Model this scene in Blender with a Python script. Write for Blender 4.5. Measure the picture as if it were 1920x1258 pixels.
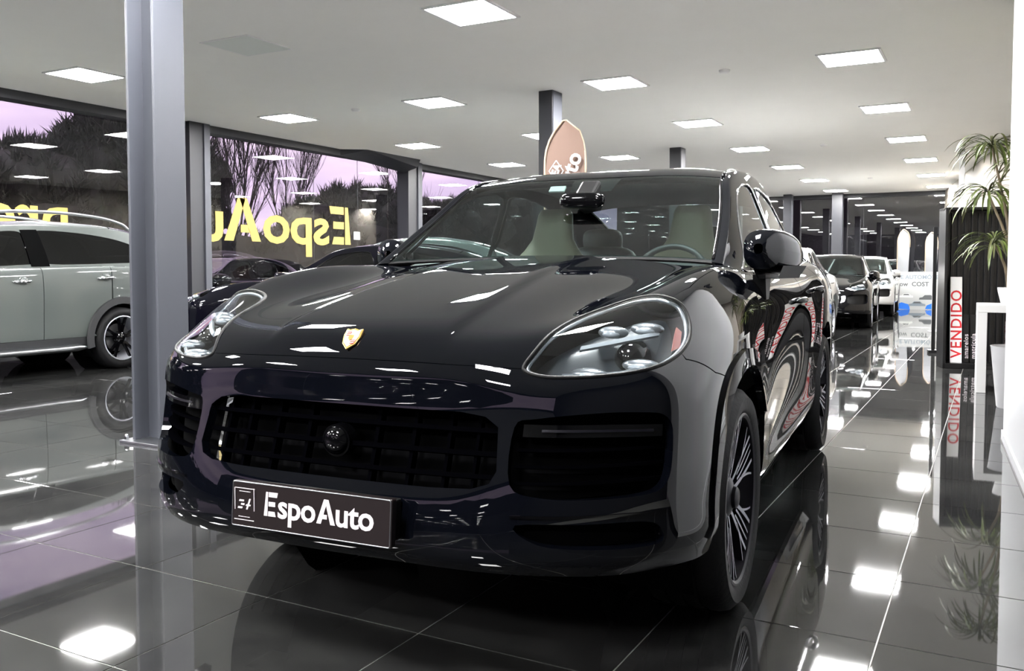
import bpy, math, random
import numpy as np
from mathutils import Vector, Matrix
from mathutils.geometry import delaunay_2d_cdt

for o in list(bpy.data.objects):
    bpy.data.objects.remove(o, do_unlink=True)
scene = bpy.context.scene
COL = scene.collection
R = math.radians
rnd = random.Random(7)

# ------------------------------------------------------------------ camera
cam_d = bpy.data.cameras.new('camera')
cam_d.sensor_width = 36.0
cam_d.lens = 1658.0 / 1920.0 * 36.0
cam_d.shift_y = -48.0 / 1920.0
cam_d.clip_start = 0.05
cam_d.clip_end = 400
cam = bpy.data.objects.new('camera', cam_d)
cam.location = (0, 0, 1.16)
cam.rotation_euler = (R(90 - 2.693), 0, R(28.60))
COL.objects.link(cam)
scene.camera = cam

# ------------------------------------------------------------------ view
vs = scene.view_settings
scene.display_settings.display_device = 'sRGB'
vs.view_transform = 'Standard'
vs.look = 'None'
vs.gamma = 1.0
vs.use_curve_mapping = False
vs.exposure = 2.65
scene.cycles.use_denoising = True
scene.cycles.max_bounces = 12
scene.cycles.transparent_max_bounces = 24
scene.cycles.diffuse_bounces = 4
scene.cycles.glossy_bounces = 6
scene.cycles.transmission_bounces = 8
scene.cycles.sample_clamp_indirect = 12.0
scene.cycles.caustics_refractive = False

# ------------------------------------------------------------------ dusk sky
world = bpy.data.worlds.new('dusk_sky')
scene.world = world
world.use_nodes = True
wn = world.node_tree.nodes; wl = world.node_tree.links
wn.clear()
w_out = wn.new('ShaderNodeOutputWorld'); w_bg = wn.new('ShaderNodeBackground')
w_tc = wn.new('ShaderNodeTexCoord'); w_map = wn.new('ShaderNodeMapping')
w_map.inputs['Scale'].default_value = (1.6, 1.6, 9.0)
w_noise = wn.new('ShaderNodeTexNoise'); w_noise.inputs['Scale'].default_value = 2.2
w_noise.inputs['Detail'].default_value = 5.0; w_noise.inputs['Roughness'].default_value = 0.55
w_ramp = wn.new('ShaderNodeValToRGB')
w_ramp.color_ramp.elements[0].position = 0.30; w_ramp.color_ramp.elements[0].color = (0.32, 0.24, 0.38, 1)
w_ramp.color_ramp.elements[1].position = 0.70; w_ramp.color_ramp.elements[1].color = (0.60, 0.46, 0.58, 1)
wl.new(w_tc.outputs['Generated'], w_map.inputs['Vector']); wl.new(w_map.outputs['Vector'], w_noise.inputs['Vector'])
wl.new(w_noise.outputs['Fac'], w_ramp.inputs['Fac']); wl.new(w_ramp.outputs['Color'], w_bg.inputs['Color'])
w_bg.inputs['Strength'].default_value = 0.42
wl.new(w_bg.outputs['Background'], w_out.inputs['Surface'])

PANEL_EMIT = 38.0      # ceiling LED panels (the lamps of the showroom)

# ------------------------------------------------------------------ materials
def srgb(r, g, b):
    f = lambda c: (c / 255) / 12.92 if c / 255 <= 0.04045 else ((c / 255 + 0.055) / 1.055) ** 2.4
    return (f(r), f(g), f(b), 1)

def newmat(name):
    m = bpy.data.materials.new(name); m.use_nodes = True
    nt = m.node_tree
    return m, nt, nt.nodes['Principled BSDF']

def pm(name, col, rough=0.5, metal=0.0, spec=0.5, coat=0.0, coat_rough=0.03, noise=None, bump=None, emit=None):
    """a principled material; noise = (scale, amount) mottles the colour, bump = (scale, strength)"""
    m, nt, b = newmat(name)
    b.inputs['Base Color'].default_value = col
    b.inputs['Roughness'].default_value = rough
    b.inputs['Metallic'].default_value = metal
    b.inputs['Specular IOR Level'].default_value = spec
    b.inputs['Coat Weight'].default_value = coat
    b.inputs['Coat Roughness'].default_value = coat_rough
    if emit:
        b.inputs['Emission Color'].default_value = emit[0]
        b.inputs['Emission Strength'].default_value = emit[1]
    if noise or bump:
        tc = nt.nodes.new('ShaderNodeTexCoord')
    if noise:
        n = nt.nodes.new('ShaderNodeTexNoise'); n.inputs['Scale'].default_value = noise[0]
        n.inputs['Detail'].default_value = 6
        nt.links.new(tc.outputs['Object'], n.inputs['Vector'])
        mx = nt.nodes.new('ShaderNodeMix'); mx.data_type = 'RGBA'
        a = noise[1]
        mx.inputs[6].default_value = (col[0] * (1 - a), col[1] * (1 - a), col[2] * (1 - a), 1)
        mx.inputs[7].default_value = (min(1, col[0] * (1 + a)), min(1, col[1] * (1 + a)), min(1, col[2] * (1 + a)), 1)
        nt.links.new(n.outputs['Fac'], mx.inputs[0]); nt.links.new(mx.outputs[2], b.inputs['Base Color'])
    if bump:
        n2 = nt.nodes.new('ShaderNodeTexNoise'); n2.inputs['Scale'].default_value = bump[0]
        nt.links.new(tc.outputs['Object'], n2.inputs['Vector'])
        bp = nt.nodes.new('ShaderNodeBump'); bp.inputs['Strength'].default_value = bump[1]
        bp.inputs['Distance'].default_value = 0.01
        nt.links.new(n2.outputs['Fac'], bp.inputs['Height']); nt.links.new(bp.outputs['Normal'], b.inputs['Normal'])
    return m

def glassmat(name, tint, ior=1.5, rough=0.0):
    """thin glazing: lets light through with a tint and mirrors by Fresnel"""
    m = bpy.data.materials.new(name); m.use_nodes = True
    nt = m.node_tree; nt.nodes.clear()
    out = nt.nodes.new('ShaderNodeOutputMaterial'); mix = nt.nodes.new('ShaderNodeMixShader')
    tr = nt.nodes.new('ShaderNodeBsdfTransparent'); tr.inputs['Color'].default_value = tint
    gl = nt.nodes.new('ShaderNodeBsdfGlossy'); gl.inputs['Roughness'].default_value = rough
    gl.inputs['Color'].default_value = (1, 1, 1, 1)
    geo = nt.nodes.new('ShaderNodeNewGeometry')
    fr = nt.nodes.new('ShaderNodeFresnel'); fr.inputs['IOR'].default_value = ior
    # Schlick on |cos| so that both faces of the pane mirror alike
    dot = nt.nodes.new('ShaderNodeVectorMath'); dot.operation = 'DOT_PRODUCT'
    nt.links.new(geo.outputs['Incoming'], dot.inputs[0]); nt.links.new(geo.outputs['Normal'], dot.inputs[1])
    ab = nt.nodes.new('ShaderNodeMath'); ab.operation = 'ABSOLUTE'; nt.links.new(dot.outputs['Value'], ab.inputs[0])
    om = nt.nodes.new('ShaderNodeMath'); om.operation = 'SUBTRACT'; om.inputs[0].default_value = 1.0
    nt.links.new(ab.outputs[0], om.inputs[1])
    pw = nt.nodes.new('ShaderNodeMath'); pw.operation = 'POWER'; pw.inputs[1].default_value = 5.0
    nt.links.new(om.outputs[0], pw.inputs[0])
    f0 = ((ior - 1) / (ior + 1)) ** 2 * 1.9
    mr = nt.nodes.new('ShaderNodeMapRange'); mr.inputs[3].default_value = f0; mr.inputs[4].default_value = 1.0
    nt.links.new(pw.outputs[0], mr.inputs[0])
    nt.nodes.remove(fr)
    nt.links.new(mr.outputs[0], mix.inputs[0]); nt.links.new(tr.outputs[0], mix.inputs[1]); nt.links.new(gl.outputs[0], mix.inputs[2])
    nt.links.new(mix.outputs[0], out.inputs['Surface'])
    return m

MAT = {}
MAT['paint_black'] = pm('black_metallic_paint', srgb(4, 5, 9), 0.5, 0.0, 0.0, coat=1.0, coat_rough=0.006)
MAT['gloss_black'] = pm('gloss_black_plastic', srgb(4, 4, 5), 0.06, 0, 0.35)
MAT['matt_black'] = pm('matt_black_plastic', srgb(8, 8, 9), 0.5, 0, 0.2)
MAT['grille_black'] = pm('grille_plastic', srgb(2, 2, 3), 0.6, 0, 0.0)
MAT['void'] = pm('dark_cavity', srgb(2, 2, 3), 0.9, 0, 0.05)
MAT['rubber'] = pm('tyre_rubber', srgb(11, 11, 13), 0.62, 0, 0.25, bump=(60, 0.15))
MAT['tyre_text'] = pm('tyre_scuff', srgb(60, 58, 56), 0.7)
MAT['rim_dark'] = pm('dark_rim_paint', srgb(24, 23, 30), 0.3, 0.5)
MAT['rim_bright'] = pm('machined_rim_face', srgb(168, 170, 178), 0.35, 0.35)
MAT['chrome'] = pm('chrome', srgb(225, 226, 230), 0.06, 1.0)
MAT['steel'] = pm('brushed_steel', srgb(160, 162, 165), 0.3, 1.0)
MAT['disc'] = pm('brake_disc', srgb(110, 110, 112), 0.35, 0.9)
MAT['lens'] = glassmat('headlamp_lens', (0.92, 0.95, 0.96, 1), 1.45)
MAT['windscreen'] = glassmat('windscreen_glass', (0.52, 0.64, 0.62, 1), 1.5)
MAT['clear_glass'] = glassmat('side_glass', (0.58, 0.66, 0.64, 1), 1.5)
MAT['tint_glass'] = glassmat('tinted_glass', (0.22, 0.25, 0.25, 1), 1.52)
MAT['dark_glass'] = glassmat('privacy_glass', (0.03, 0.03, 0.035, 1), 1.52)
MAT['lamp_silver'] = pm('lamp_reflector', srgb(128, 133, 138), 0.3, 0.8)
MAT['lamp_dark'] = pm('lamp_housing', srgb(40, 45, 50), 0.4, 0.2)
MAT['lamp_white'] = pm('lamp_led_bar', srgb(128, 134, 140), 0.3)
MAT['amber'] = pm('amber_reflection', srgb(120, 52, 38), 0.3)
MAT['red_refl'] = pm('red_reflector', srgb(120, 16, 18), 0.2)
MAT['seat'] = pm('beige_leather', srgb(112, 104, 84), 0.55, noise=(20, .05))
MAT['seat_dark'] = pm('dark_leather', srgb(30, 30, 32), 0.55)
MAT['dash'] = pm('dashboard_vinyl', srgb(34, 38, 38), 0.6)
MAT['plate'] = pm('dark_plate', srgb(22, 15, 16), 0.35, 0, 0.4)
MAT['white_print'] = pm('white_print', srgb(196, 188, 192), 0.45)
MAT['white'] = pm('white_lacquer', srgb(178, 178, 178), 0.4)
MAT['sign_white'] = pm('sign_white', srgb(236, 236, 236), 0.5)
MAT['gold'] = pm('gold_enamel', srgb(214, 170, 96), 0.25, 0.7)
MAT['cream_enamel'] = pm('cream_enamel', srgb(240, 222, 196), 0.25, 0.2)
MAT['dark_red'] = pm('red_enamel', srgb(120, 28, 24), 0.3)
# ------------------------------------------------------------------ mesh helpers
class MB:
    """collects vertices and faces of ONE part"""
    def __init__(s): s.v = []; s.f = []
    def add(s, vs_, fs_):
        k = len(s.v); s.v += [tuple(p) for p in vs_]; s.f += [tuple(i + k for i in f) for f in fs_]; return s
    def box(s, c, d, rot=None, taper=1.0):
        x, y, z = d[0] / 2, d[1] / 2, d[2] / 2
        pts = [Vector((a * x * (taper if e > 0 else 1), b * y * (taper if e > 0 else 1), e * z)) for e in (-1, 1) for a, b in ((-1, -1), (1, -1), (1, 1), (-1, 1))]
        if rot is not None: pts = [rot @ p for p in pts]
        pts = [p + Vector(c) for p in pts]
        return s.add(pts, [(3, 2, 1, 0), (4, 5, 6, 7), (0, 1, 5, 4), (1, 2, 6, 5), (2, 3, 7, 6), (3, 0, 4, 7)])
    def cyl(s, p, q, r0, r1=None, n=16, cap=True):
        p, q = Vector(p), Vector(q); r1 = r0 if r1 is None else r1
        d = (q - p).normalized(); a = d.orthogonal().normalized(); b = d.cross(a)
        vs_ = []
        for c, r in ((p, r0), (q, r1)):
            vs_ += [c + (a * math.cos(2 * math.pi * i / n) + b * math.sin(2 * math.pi * i / n)) * r for i in range(n)]
        fs = [(i, (i + 1) % n, n + (i + 1) % n, n + i) for i in range(n)]
        if cap: fs += [tuple(range(n - 1, -1, -1)), tuple(range(n, 2 * n))]
        return s.add(vs_, fs)
    def tube(s, pts, r, n=8, closed=False, flat=1.0):
        pts = [Vector(p) for p in pts]; m = len(pts); vs_ = []; prev = None
        for i, p in enumerate(pts):
            if closed: d = pts[(i + 1) % m] - pts[i - 1]
            else: d = pts[min(i + 1, m - 1)] - pts[max(i - 1, 0)]
            d.normalize()
            a = d.orthogonal().normalized() if prev is None else (prev - d * prev.dot(d)).normalized()
            prev = a; b = d.cross(a)
            rr = r[i] if isinstance(r, (list, tuple)) else r
            vs_ += [p + (a * math.cos(2 * math.pi * k / n) + b * math.sin(2 * math.pi * k / n) * flat) * rr for k in range(n)]
        fs = []
        for i in range(m if closed else m - 1):
            j = (i + 1) % m
            fs += [(i * n + k, i * n + (k + 1) % n, j * n + (k + 1) % n, j * n + k) for k in range(n)]
        if not closed: fs += [tuple(range(n - 1, -1, -1)), tuple(range((m - 1) * n, m * n))]
        return s.add(vs_, fs)
    def lathe(s, prof, n=32, c=(0, 0, 0), axis='Z', closed=False):
        vs_ = []
        for r, h in prof:
            for i in range(n):
                t = 2 * math.pi * i / n; a, b = r * math.cos(t), r * math.sin(t)
                p = {'Z': (a, b, h), 'X': (h, a, b), 'Y': (b, h, a)}[axis]
                vs_.append((p[0] + c[0], p[1] + c[1], p[2] + c[2]))
        m = len(prof); fs = []
        for j in range(m if closed else m - 1):
            k = (j + 1) % m
            fs += [(j * n + i, j * n + (i + 1) % n, k * n + (i + 1) % n, k * n + i) for i in range(n)]
        return s.add(vs_, fs)
    def prism(s, poly, h, frame):
        """poly 2-D, extruded by h along the frame's third axis; frame = (origin, ax, ay, az)"""
        o, ax, ay, az = [Vector(q) for q in frame]; n = len(poly)
        a = [o + ax * p[0] + ay * p[1] for p in poly]; b = [p + az * h for p in a]
        return s.add(a + b, [tuple(range(n - 1, -1, -1)), tuple(range(n, 2 * n))] + [(i, (i + 1) % n, n + (i + 1) % n, n + i) for i in range(n)])
    def ell(s, c, r, nu=20, nv=12, rot=None, power=1.0):
        vs_ = []; sg = lambda x: math.copysign(abs(x) ** power, x)
        for j in range(nv + 1):
            ph = math.pi * j / nv - math.pi / 2
            for i in range(nu):
                t = 2 * math.pi * i / nu
                p = Vector((r[0] * sg(math.cos(ph)) * sg(math.cos(t)), r[1] * sg(math.cos(ph)) * sg(math.sin(t)), r[2] * sg(math.sin(ph))))
                if rot is not None: p = rot @ p
                vs_.append(p + Vector(c))
        fs = [(j * nu + i, j * nu + (i + 1) % nu, (j + 1) * nu + (i + 1) % nu, (j + 1) * nu + i) for j in range(nv) for i in range(nu)]
        return s.add(vs_, fs)
    def grid(s, P, flip=False):
        P = np.asarray(P); m, n = P.shape[:2]
        f = [(i * n + j, i * n + j + 1, (i + 1) * n + j + 1, (i + 1) * n + j) for i in range(m - 1) for j in range(n - 1)]
        if flip: f = [tuple(reversed(q)) for q in f]
        return s.add(P.reshape(-1, 3).tolist(), f)
    def mirror(s):
        k = len(s.v); s.v += [(-x, y, z) for x, y, z in s.v]
        s.f += [tuple(i + k for i in reversed(f)) for f in s.f]; return s
    def flipx(s):
        s.v = [(-x, y, z) for x, y, z in s.v]; s.f = [tuple(reversed(f)) for f in s.f]; return s
    def obj(s, name, mat, parent=None, smooth=None, bevel=0.0, loc=None):
        me = bpy.data.meshes.new(name); me.from_pydata(s.v, [], s.f); me.update()
        return link(name, me, mat, parent, smooth, bevel, loc)

def link(name, me, mat, parent=None, smooth=None, bevel=0.0, loc=None):
    o = bpy.data.objects.new(name, me); COL.objects.link(o)
    if mat is not None and not len(me.materials):
        me.materials.append(MAT[mat] if isinstance(mat, str) else mat)
    if parent is not None: o.parent = parent
    if loc is not None: o.location = loc
    if bevel > 0:
        md = o.modifiers.new('bevel', 'BEVEL'); md.width = bevel; md.segments = 2; md.limit_method = 'ANGLE'; md.angle_limit = R(40)
    if smooth is not None:
        me.shade_smooth()
        if smooth < 180: me.set_sharp_from_angle(angle=R(smooth))
    return o

def thing(name, label, cat, loc=(0, 0, 0), rz=0.0, group=None):
    o = bpy.data.objects.new(name, None); COL.objects.link(o); o.empty_display_size = 0.1
    o.location = loc; o.rotation_euler = (0, 0, rz); o['label'] = label; o['category'] = cat
    if group: o['group'] = group
    return o

def tag(o, label=None, cat=None, group=None, kind=None):
    if label: o['label'] = label
    if cat: o['category'] = cat
    if group: o['group'] = group
    if kind: o['kind'] = kind
    return o

def copy_tree(o, parent=None):
    c = o.copy(); COL.objects.link(c); c.parent = parent
    for ch in list(o.children):
        copy_tree(ch, c)
    return c

def text_mesh(txt, size, ext=0.002, bold=0.0, align='LEFT', spacing=1.0):
    cu = bpy.data.curves.new('txt', 'FONT'); cu.body = txt; cu.size = size; cu.extrude = ext; cu.offset = bold
    cu.align_x = align; cu.space_character = spacing; cu.resolution_u = 3
    ob = bpy.data.objects.new('txt', cu); COL.objects.link(ob)
    dg = bpy.context.evaluated_depsgraph_get()
    me = bpy.data.meshes.new_from_object(ob.evaluated_get(dg))
    bpy.data.objects.remove(ob); bpy.data.curves.remove(cu)
    return me

def frame_mat(o, ax, ay, az):
    return Matrix(((ax[0], ay[0], az[0], o[0]), (ax[1], ay[1], az[1], o[1]), (ax[2], ay[2], az[2], o[2]), (0, 0, 0, 1)))

# ------------------------------------------------------------------ smooth surfaces with trimmed panels
def _basis(t):
    return np.stack([(1 - t) ** 3 / 6, (3 * t ** 3 - 6 * t ** 2 + 4) / 6, (-3 * t ** 3 + 3 * t ** 2 + 3 * t + 1) / 6, t ** 3 / 6], -1)

class Surf:
    """uniform cubic B-spline sheet through a net of points; sym: column 0 lies on the x = 0 plane; side -1 mirrors it"""
    disp = None
    def __init__(s, net, sym=False, fit=0.75, sym_last=False):
        P = np.array(net, float); s.nr, s.nc = P.shape[:2]; s.sym = sym; s.sym_last = sym_last
        Q = P.copy()
        for _ in range(6):
            s.C = s._pad(Q)
            u, v = np.meshgrid(np.arange(s.nr), np.arange(s.nc), indexing='ij')
            Q = Q + fit * (P - s.raw(u.astype(float), v.astype(float)))
        s.C = s._pad(Q)
    def _pad(s, Q):
        top = 2 * Q[:1] - Q[1:2]; bot = 2 * Q[-1:] - Q[-2:-1]
        if s.sym_last: bot = Q[-2:-1] * np.array([-1, 1, 1])
        Q = np.concatenate([top, Q, bot], 0)
        l = Q[:, 1:2] * np.array([-1, 1, 1]) if s.sym else 2 * Q[:, :1] - Q[:, 1:2]
        return np.concatenate([l, Q, 2 * Q[:, -1:] - Q[:, -2:-1]], 1)
    def raw(s, u, v):
        iu = np.clip(np.floor(u).astype(int), 0, s.nr - 2); iv = np.clip(np.floor(v).astype(int), 0, s.nc - 2)
        bu = _basis(u - iu); bv = _basis(v - iv); out = 0
        for a in range(4):
            for b in range(4):
                out = out + (bu[..., a] * bv[..., b])[..., None] * s.C[iu + a, iv + b]
        if s.disp is not None: out = out + s.disp(u, v)
        return out
    def __call__(s, u, v):
        return s.raw(np.asarray(u, float), np.asarray(v, float))
    def normal(s, u, v):
        u = np.asarray(u, float); v = np.asarray(v, float); e = 1e-3
        du = s.raw(u + e, v) - s.raw(u - e, v); dv = s.raw(u, v + e) - s.raw(u, v - e)
        n = np.cross(dv, du); return n / np.maximum(np.linalg.norm(n, axis=-1, keepdims=True), 1e-9)
    def find(s, p, axes=(1, 2), step=12):
        """(u, v) of the point whose coordinates on the given axes match p"""
        if not hasattr(s, '_g'):
            U, V = np.meshgrid(np.linspace(0, s.nr - 1, (s.nr - 1) * step + 1), np.linspace(0, s.nc - 1, (s.nc - 1) * step + 1), indexing='ij')
            s._g = (U, V, s(U, V))
        U, V, G = s._g; p = np.asarray(p, float)
        k = np.argmin(((G[..., list(axes)] - p) ** 2).sum(-1)); u, v = U.flat[k], V.flat[k]
        for _ in range(8):
            f = s(u, v)[list(axes)] - p; e = 1e-4
            J = np.stack([(s(u + e, v)[list(axes)] - s(u - e, v)[list(axes)]) / (2 * e), (s(u, v + e)[list(axes)] - s(u, v - e)[list(axes)]) / (2 * e)], 1)
            if abs(np.linalg.det(J)) < 1e-9: break
            d = np.linalg.solve(J, f); d = np.clip(d, -.3, .3)
            u, v = min(max(u - d[0], 0), s.nr - 1), min(max(v - d[1], 0), s.nc - 1)
        return (float(u), float(v))

def inside(P, poly):
    x, y = P[:, 0], P[:, 1]; poly = np.asarray(poly); r = np.zeros(len(P), bool); j = len(poly) - 1
    for i in range(len(poly)):
        xi, yi = poly[i]; xj, yj = poly[j]
        c = ((yi > y) != (yj > y)) & (x < (xj - xi) * (y - yi) / (yj - yi + 1e-15) + xi)
        r ^= c; j = i
    return r

def densify(poly, step=0.12):
    out = []
    for a, b in zip(poly, list(poly[1:]) + [poly[0]]):
        n = max(1, int(math.ceil(math.hypot(b[0] - a[0], b[1] - a[1]) / step)))
        out += [(a[0] + (b[0] - a[0]) * k / n, a[1] + (b[1] - a[1]) * k / n) for k in range(n)]
    return out

def round_loop(pts, n=6):
    """closed Catmull-Rom through the points"""
    P = np.array(pts, float); m = len(P); out = []
    for i in range(m):
        a, b, c, d = P[i - 1], P[i], P[(i + 1) % m], P[(i + 2) % m]
        for k in range(n):
            t = k / n
            out.append(tuple(0.5 * ((2 * b) + (c - a) * t + (2 * a - 5 * b + 4 * c - d) * t * t + (3 * b - a - 3 * c + d) * t ** 3)))
    return out

def curve(pts, n=6):
    """open Catmull-Rom through the points (any dimension)"""
    P = np.array(pts, float); P = np.concatenate([2 * P[:1] - P[1:2], P, 2 * P[-1:] - P[-2:-1]], 0); out = []
    for i in range(1, len(P) - 2):
        a, b, c, d = P[i - 1], P[i], P[i + 1], P[i + 2]
        for k in range(n):
            t = k / n
            out.append(0.5 * ((2 * b) + (c - a) * t + (2 * a - 5 * b + 4 * c - d) * t * t + (3 * b - a - 3 * c + d) * t ** 3))
    out.append(P[-2]); return [tuple(q) for q in out]

def panel(S, outer, holes=(), res=5, off=0.0, rim=0.012, shrink=0.0, side=1, name='panel', mat=None, parent=None, both=False, step=0.12, fold_holes=True):
    """the piece of sheet S inside the (u, v) outline, with holes, its edges folded inwards by rim (a real panel edge)"""
    outer = densify(outer, step); holes = [densify(h, step) for h in holes]
    lo = np.min(outer, 0); hi = np.max(outer, 0)
    gu, gv = np.meshgrid(np.arange(math.floor(lo[0] * res), hi[0] * res + 1) / res, np.arange(math.floor(lo[1] * res), hi[1] * res + 1) / res, indexing='ij')
    G = np.stack([gu.ravel(), gv.ravel()], 1)
    ok = inside(G, outer)
    for h in holes: ok &= ~inside(G, h)
    B = np.array(sum([list(outer)] + [list(h) for h in holes], []))
    G = G[ok]
    if len(G):
        d = np.min(((G[:, None] - B[None]) ** 2).sum(-1), 1) if len(G) * len(B) < 6e6 else np.ones(len(G))
        G = G[d > (0.3 / res) ** 2]
    pts = [Vector((float(p[0]), float(p[1]))) for p in B] + [Vector((float(p[0]), float(p[1]))) for p in G]
    edges = []; k = 0
    for L in [outer] + list(holes):
        n = len(L); edges += [(k + i, k + (i + 1) % n) for i in range(n)]; k += n
    vv, ee, ff, _, _, _ = delaunay_2d_cdt(pts, edges, [], 0, 1e-6)
    V = np.array([(p.x, p.y) for p in vv]); F = np.array([f for f in ff if len(f) == 3])
    cen = V[F].mean(1); keep = inside(cen, outer)
    for h in holes: keep &= ~inside(cen, h)
    F = F[keep]
    P = S(V[:, 0], V[:, 1]); N = S.normal(V[:, 0], V[:, 1])
    P = P + N * off
    if side < 0: P = P * np.array([-1, 1, 1]); N = N * np.array([-1, 1, 1])
    # orient the triangles with the outward normal
    tn = np.cross(P[F[:, 1]] - P[F[:, 0]], P[F[:, 2]] - P[F[:, 0]])
    flip = (tn * N[F].mean(1)).sum(-1) < 0
    F[flip] = F[flip][:, ::-1]
    verts = [P]; norms = [N]; faces = [tuple(map(int, f)) for f in F]
    if rim > 0:
        cnt = {}
        for f in faces:
            for a, b in ((f[0], f[1]), (f[1], f[2]), (f[2], f[0])):
                cnt[(a, b)] = 1
        bd = [(a, b) for (a, b) in cnt if (b, a) not in cnt]
        if S.sym:   # no fold on the symmetry seam
            bd = [(a, b) for a, b in bd if not (abs(P[a][0]) < 1e-4 and abs(P[b][0]) < 1e-4)]
        k = len(P); ex = []; en = []
        for a, b in bd:
            q = [P[a], P[b], P[b] - N[b] * rim, P[a] - N[a] * rim]
            fn = np.cross(q[1] - q[0], q[3] - q[0]); fn = -fn / max(np.linalg.norm(fn), 1e-9)
            ex += q; en += [fn] * 4
            faces.append((k + 1, k, k + 3, k + 2)); k += 4
        if ex: verts.append(np.array(ex)); norms.append(np.array(en))
    Pv = np.concatenate(verts); Nv = np.concatenate(norms)
    if both:     # a panel that crosses the middle of the car: the mirrored half joins at x = 0
        n0 = len(Pv); Pm = Pv * np.array([-1, 1, 1]); Nm = Nv * np.array([-1, 1, 1])
        faces = faces + [tuple(i + n0 for i in reversed(f)) for f in faces]
        Pv = np.concatenate([Pv, Pm]); Nv = np.concatenate([Nv, Nm])
    me = bpy.data.meshes.new(name)
    me.from_pydata(Pv.tolist(), [], faces); me.update()
    me.shade_smooth()
    me.normals_split_custom_set_from_vertices([tuple(n) for n in Nv])
    return link(name, me, mat, parent)
# ------------------------------------------------------------------ the big coupe-SUV: nets of its body, axes x left of car, y rearwards, z up; front axle at y = 0
def front_net():
    X1 = [0, .20, .38, .52, .66, .78, .87, .93, .962, .972]
    rows = []
    def row(xs, ys, zs): rows.append([(a, b, c) for a, b, c in zip(xs, ys, zs)])
    row([0, .20, .38, .52, .65, .77, .85, .905, .94, .955], [-1.005, -1.0, -.988, -.962, -.907, -.827, -.732, -.64, -.56, -.48], [.372, .372, .37, .367, .362, .356, .352, .348, .345, .345])
    row(X1, [-1.03, -1.025, -1.01, -.985, -.93, -.85, -.755, -.66, -.57, -.47], [.412, .412, .411, .41, .408, .405, .404, .405, .408, .415])
    row(X1, [-1.025, -1.02, -1.008, -.983, -.932, -.856, -.765, -.67, -.57, -.455], [.485] * 6 + [.483, .482, .482, .485])
    row(X1, [-1.0, -.996, -.985, -.965, -.922, -.852, -.767, -.67, -.56, -.43], [.57] * 6 + [.568, .565, .56, .55])
    row(X1, [-.962, -.958, -.95, -.933, -.896, -.832, -.755, -.66, -.545, -.39], [.675] * 6 + [.672, .665, .65, .62])
    row(X1, [-.93, -.927, -.918, -.90, -.866, -.808, -.735, -.642, -.52, -.33], [.78, .78, .78, .78, .78, .78, .775, .765, .74, .695])
    row(X1, [-.92, -.916, -.905, -.884, -.848, -.79, -.713, -.61, -.48, -.245], [.85, .85, .85, .85, .852, .855, .855, .845, .815, .76])
    row([0, .2, .38, .535, .66, .77, .855, .92, .962, .974], [-.904, -.90, -.887, -.852, -.80, -.725, -.64, -.53, -.40, -.16], [.902, .902, .90, .90, .905, .916, .928, .925, .885, .797])
    row([0, .2, .38, .54, .66, .762, .842, .91, .963, .975], [-.872, -.865, -.842, -.795, -.72, -.62, -.52, -.415, -.30, -.08], [.95, .95, .947, .947, .957, .98, .995, .98, .925, .817])
    row([0, .21, .39, .54, .66, .762, .842, .905, .963, .976], [-.775, -.765, -.735, -.68, -.59, -.48, -.385, -.295, -.205, -.01], [.995, .995, .991, .986, 1.0, 1.033, 1.048, 1.022, .95, .826])
    row([0, .22, .40, .55, .665, .765, .843, .905, .963, .977], [-.52, -.51, -.48, -.43, -.35, -.275, -.205, -.14, -.08, .07], [1.055, 1.055, 1.048, 1.033, 1.044, 1.078, 1.092, 1.055, .965, .826])
    row([0, .22, .40, .55, .665, .765, .845, .905, .963, .977], [-.2, -.195, -.175, -.14, -.09, -.04, .0, .04, .07, .19], [1.112, 1.112, 1.103, 1.082, 1.087, 1.115, 1.123, 1.08, .97, .80])
    row([0, .22, .41, .56, .67, .77, .847, .905, .962, .975], [.15, .15, .155, .165, .175, .19, .205, .225, .245, .32], [1.162, 1.162, 1.152, 1.13, 1.127, 1.14, 1.14, 1.095, .97, .72])
    row([0, .22, .41, .56, .67, .77, .85, .905, .96, .97], [.66, .65, .615, .57, .525, .48, .46, .455, .455, .455], [1.205, 1.204, 1.197, 1.18, 1.165, 1.16, 1.145, 1.095, .965, .60])
    for i, k in ((8, .5), (9, .8), (10, 1), (11, 1), (12, .9), (13, .5)):      # the wings stand above the bonnet
        for j, dz in ((4, .012), (5, .028), (6, .028), (7, .012)):
            x, y, z = rows[i][j]; rows[i][j] = (x, y, z + dz * k)
    for i, j, dz in ((8, 3, .008), (8, 4, .012), (9, 3, .014), (9, 4, .018), (10, 3, .008), (10, 4, .01)):
        x, y, z = rows[i][j]; rows[i][j] = (x, y, z + dz)
    return rows

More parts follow.
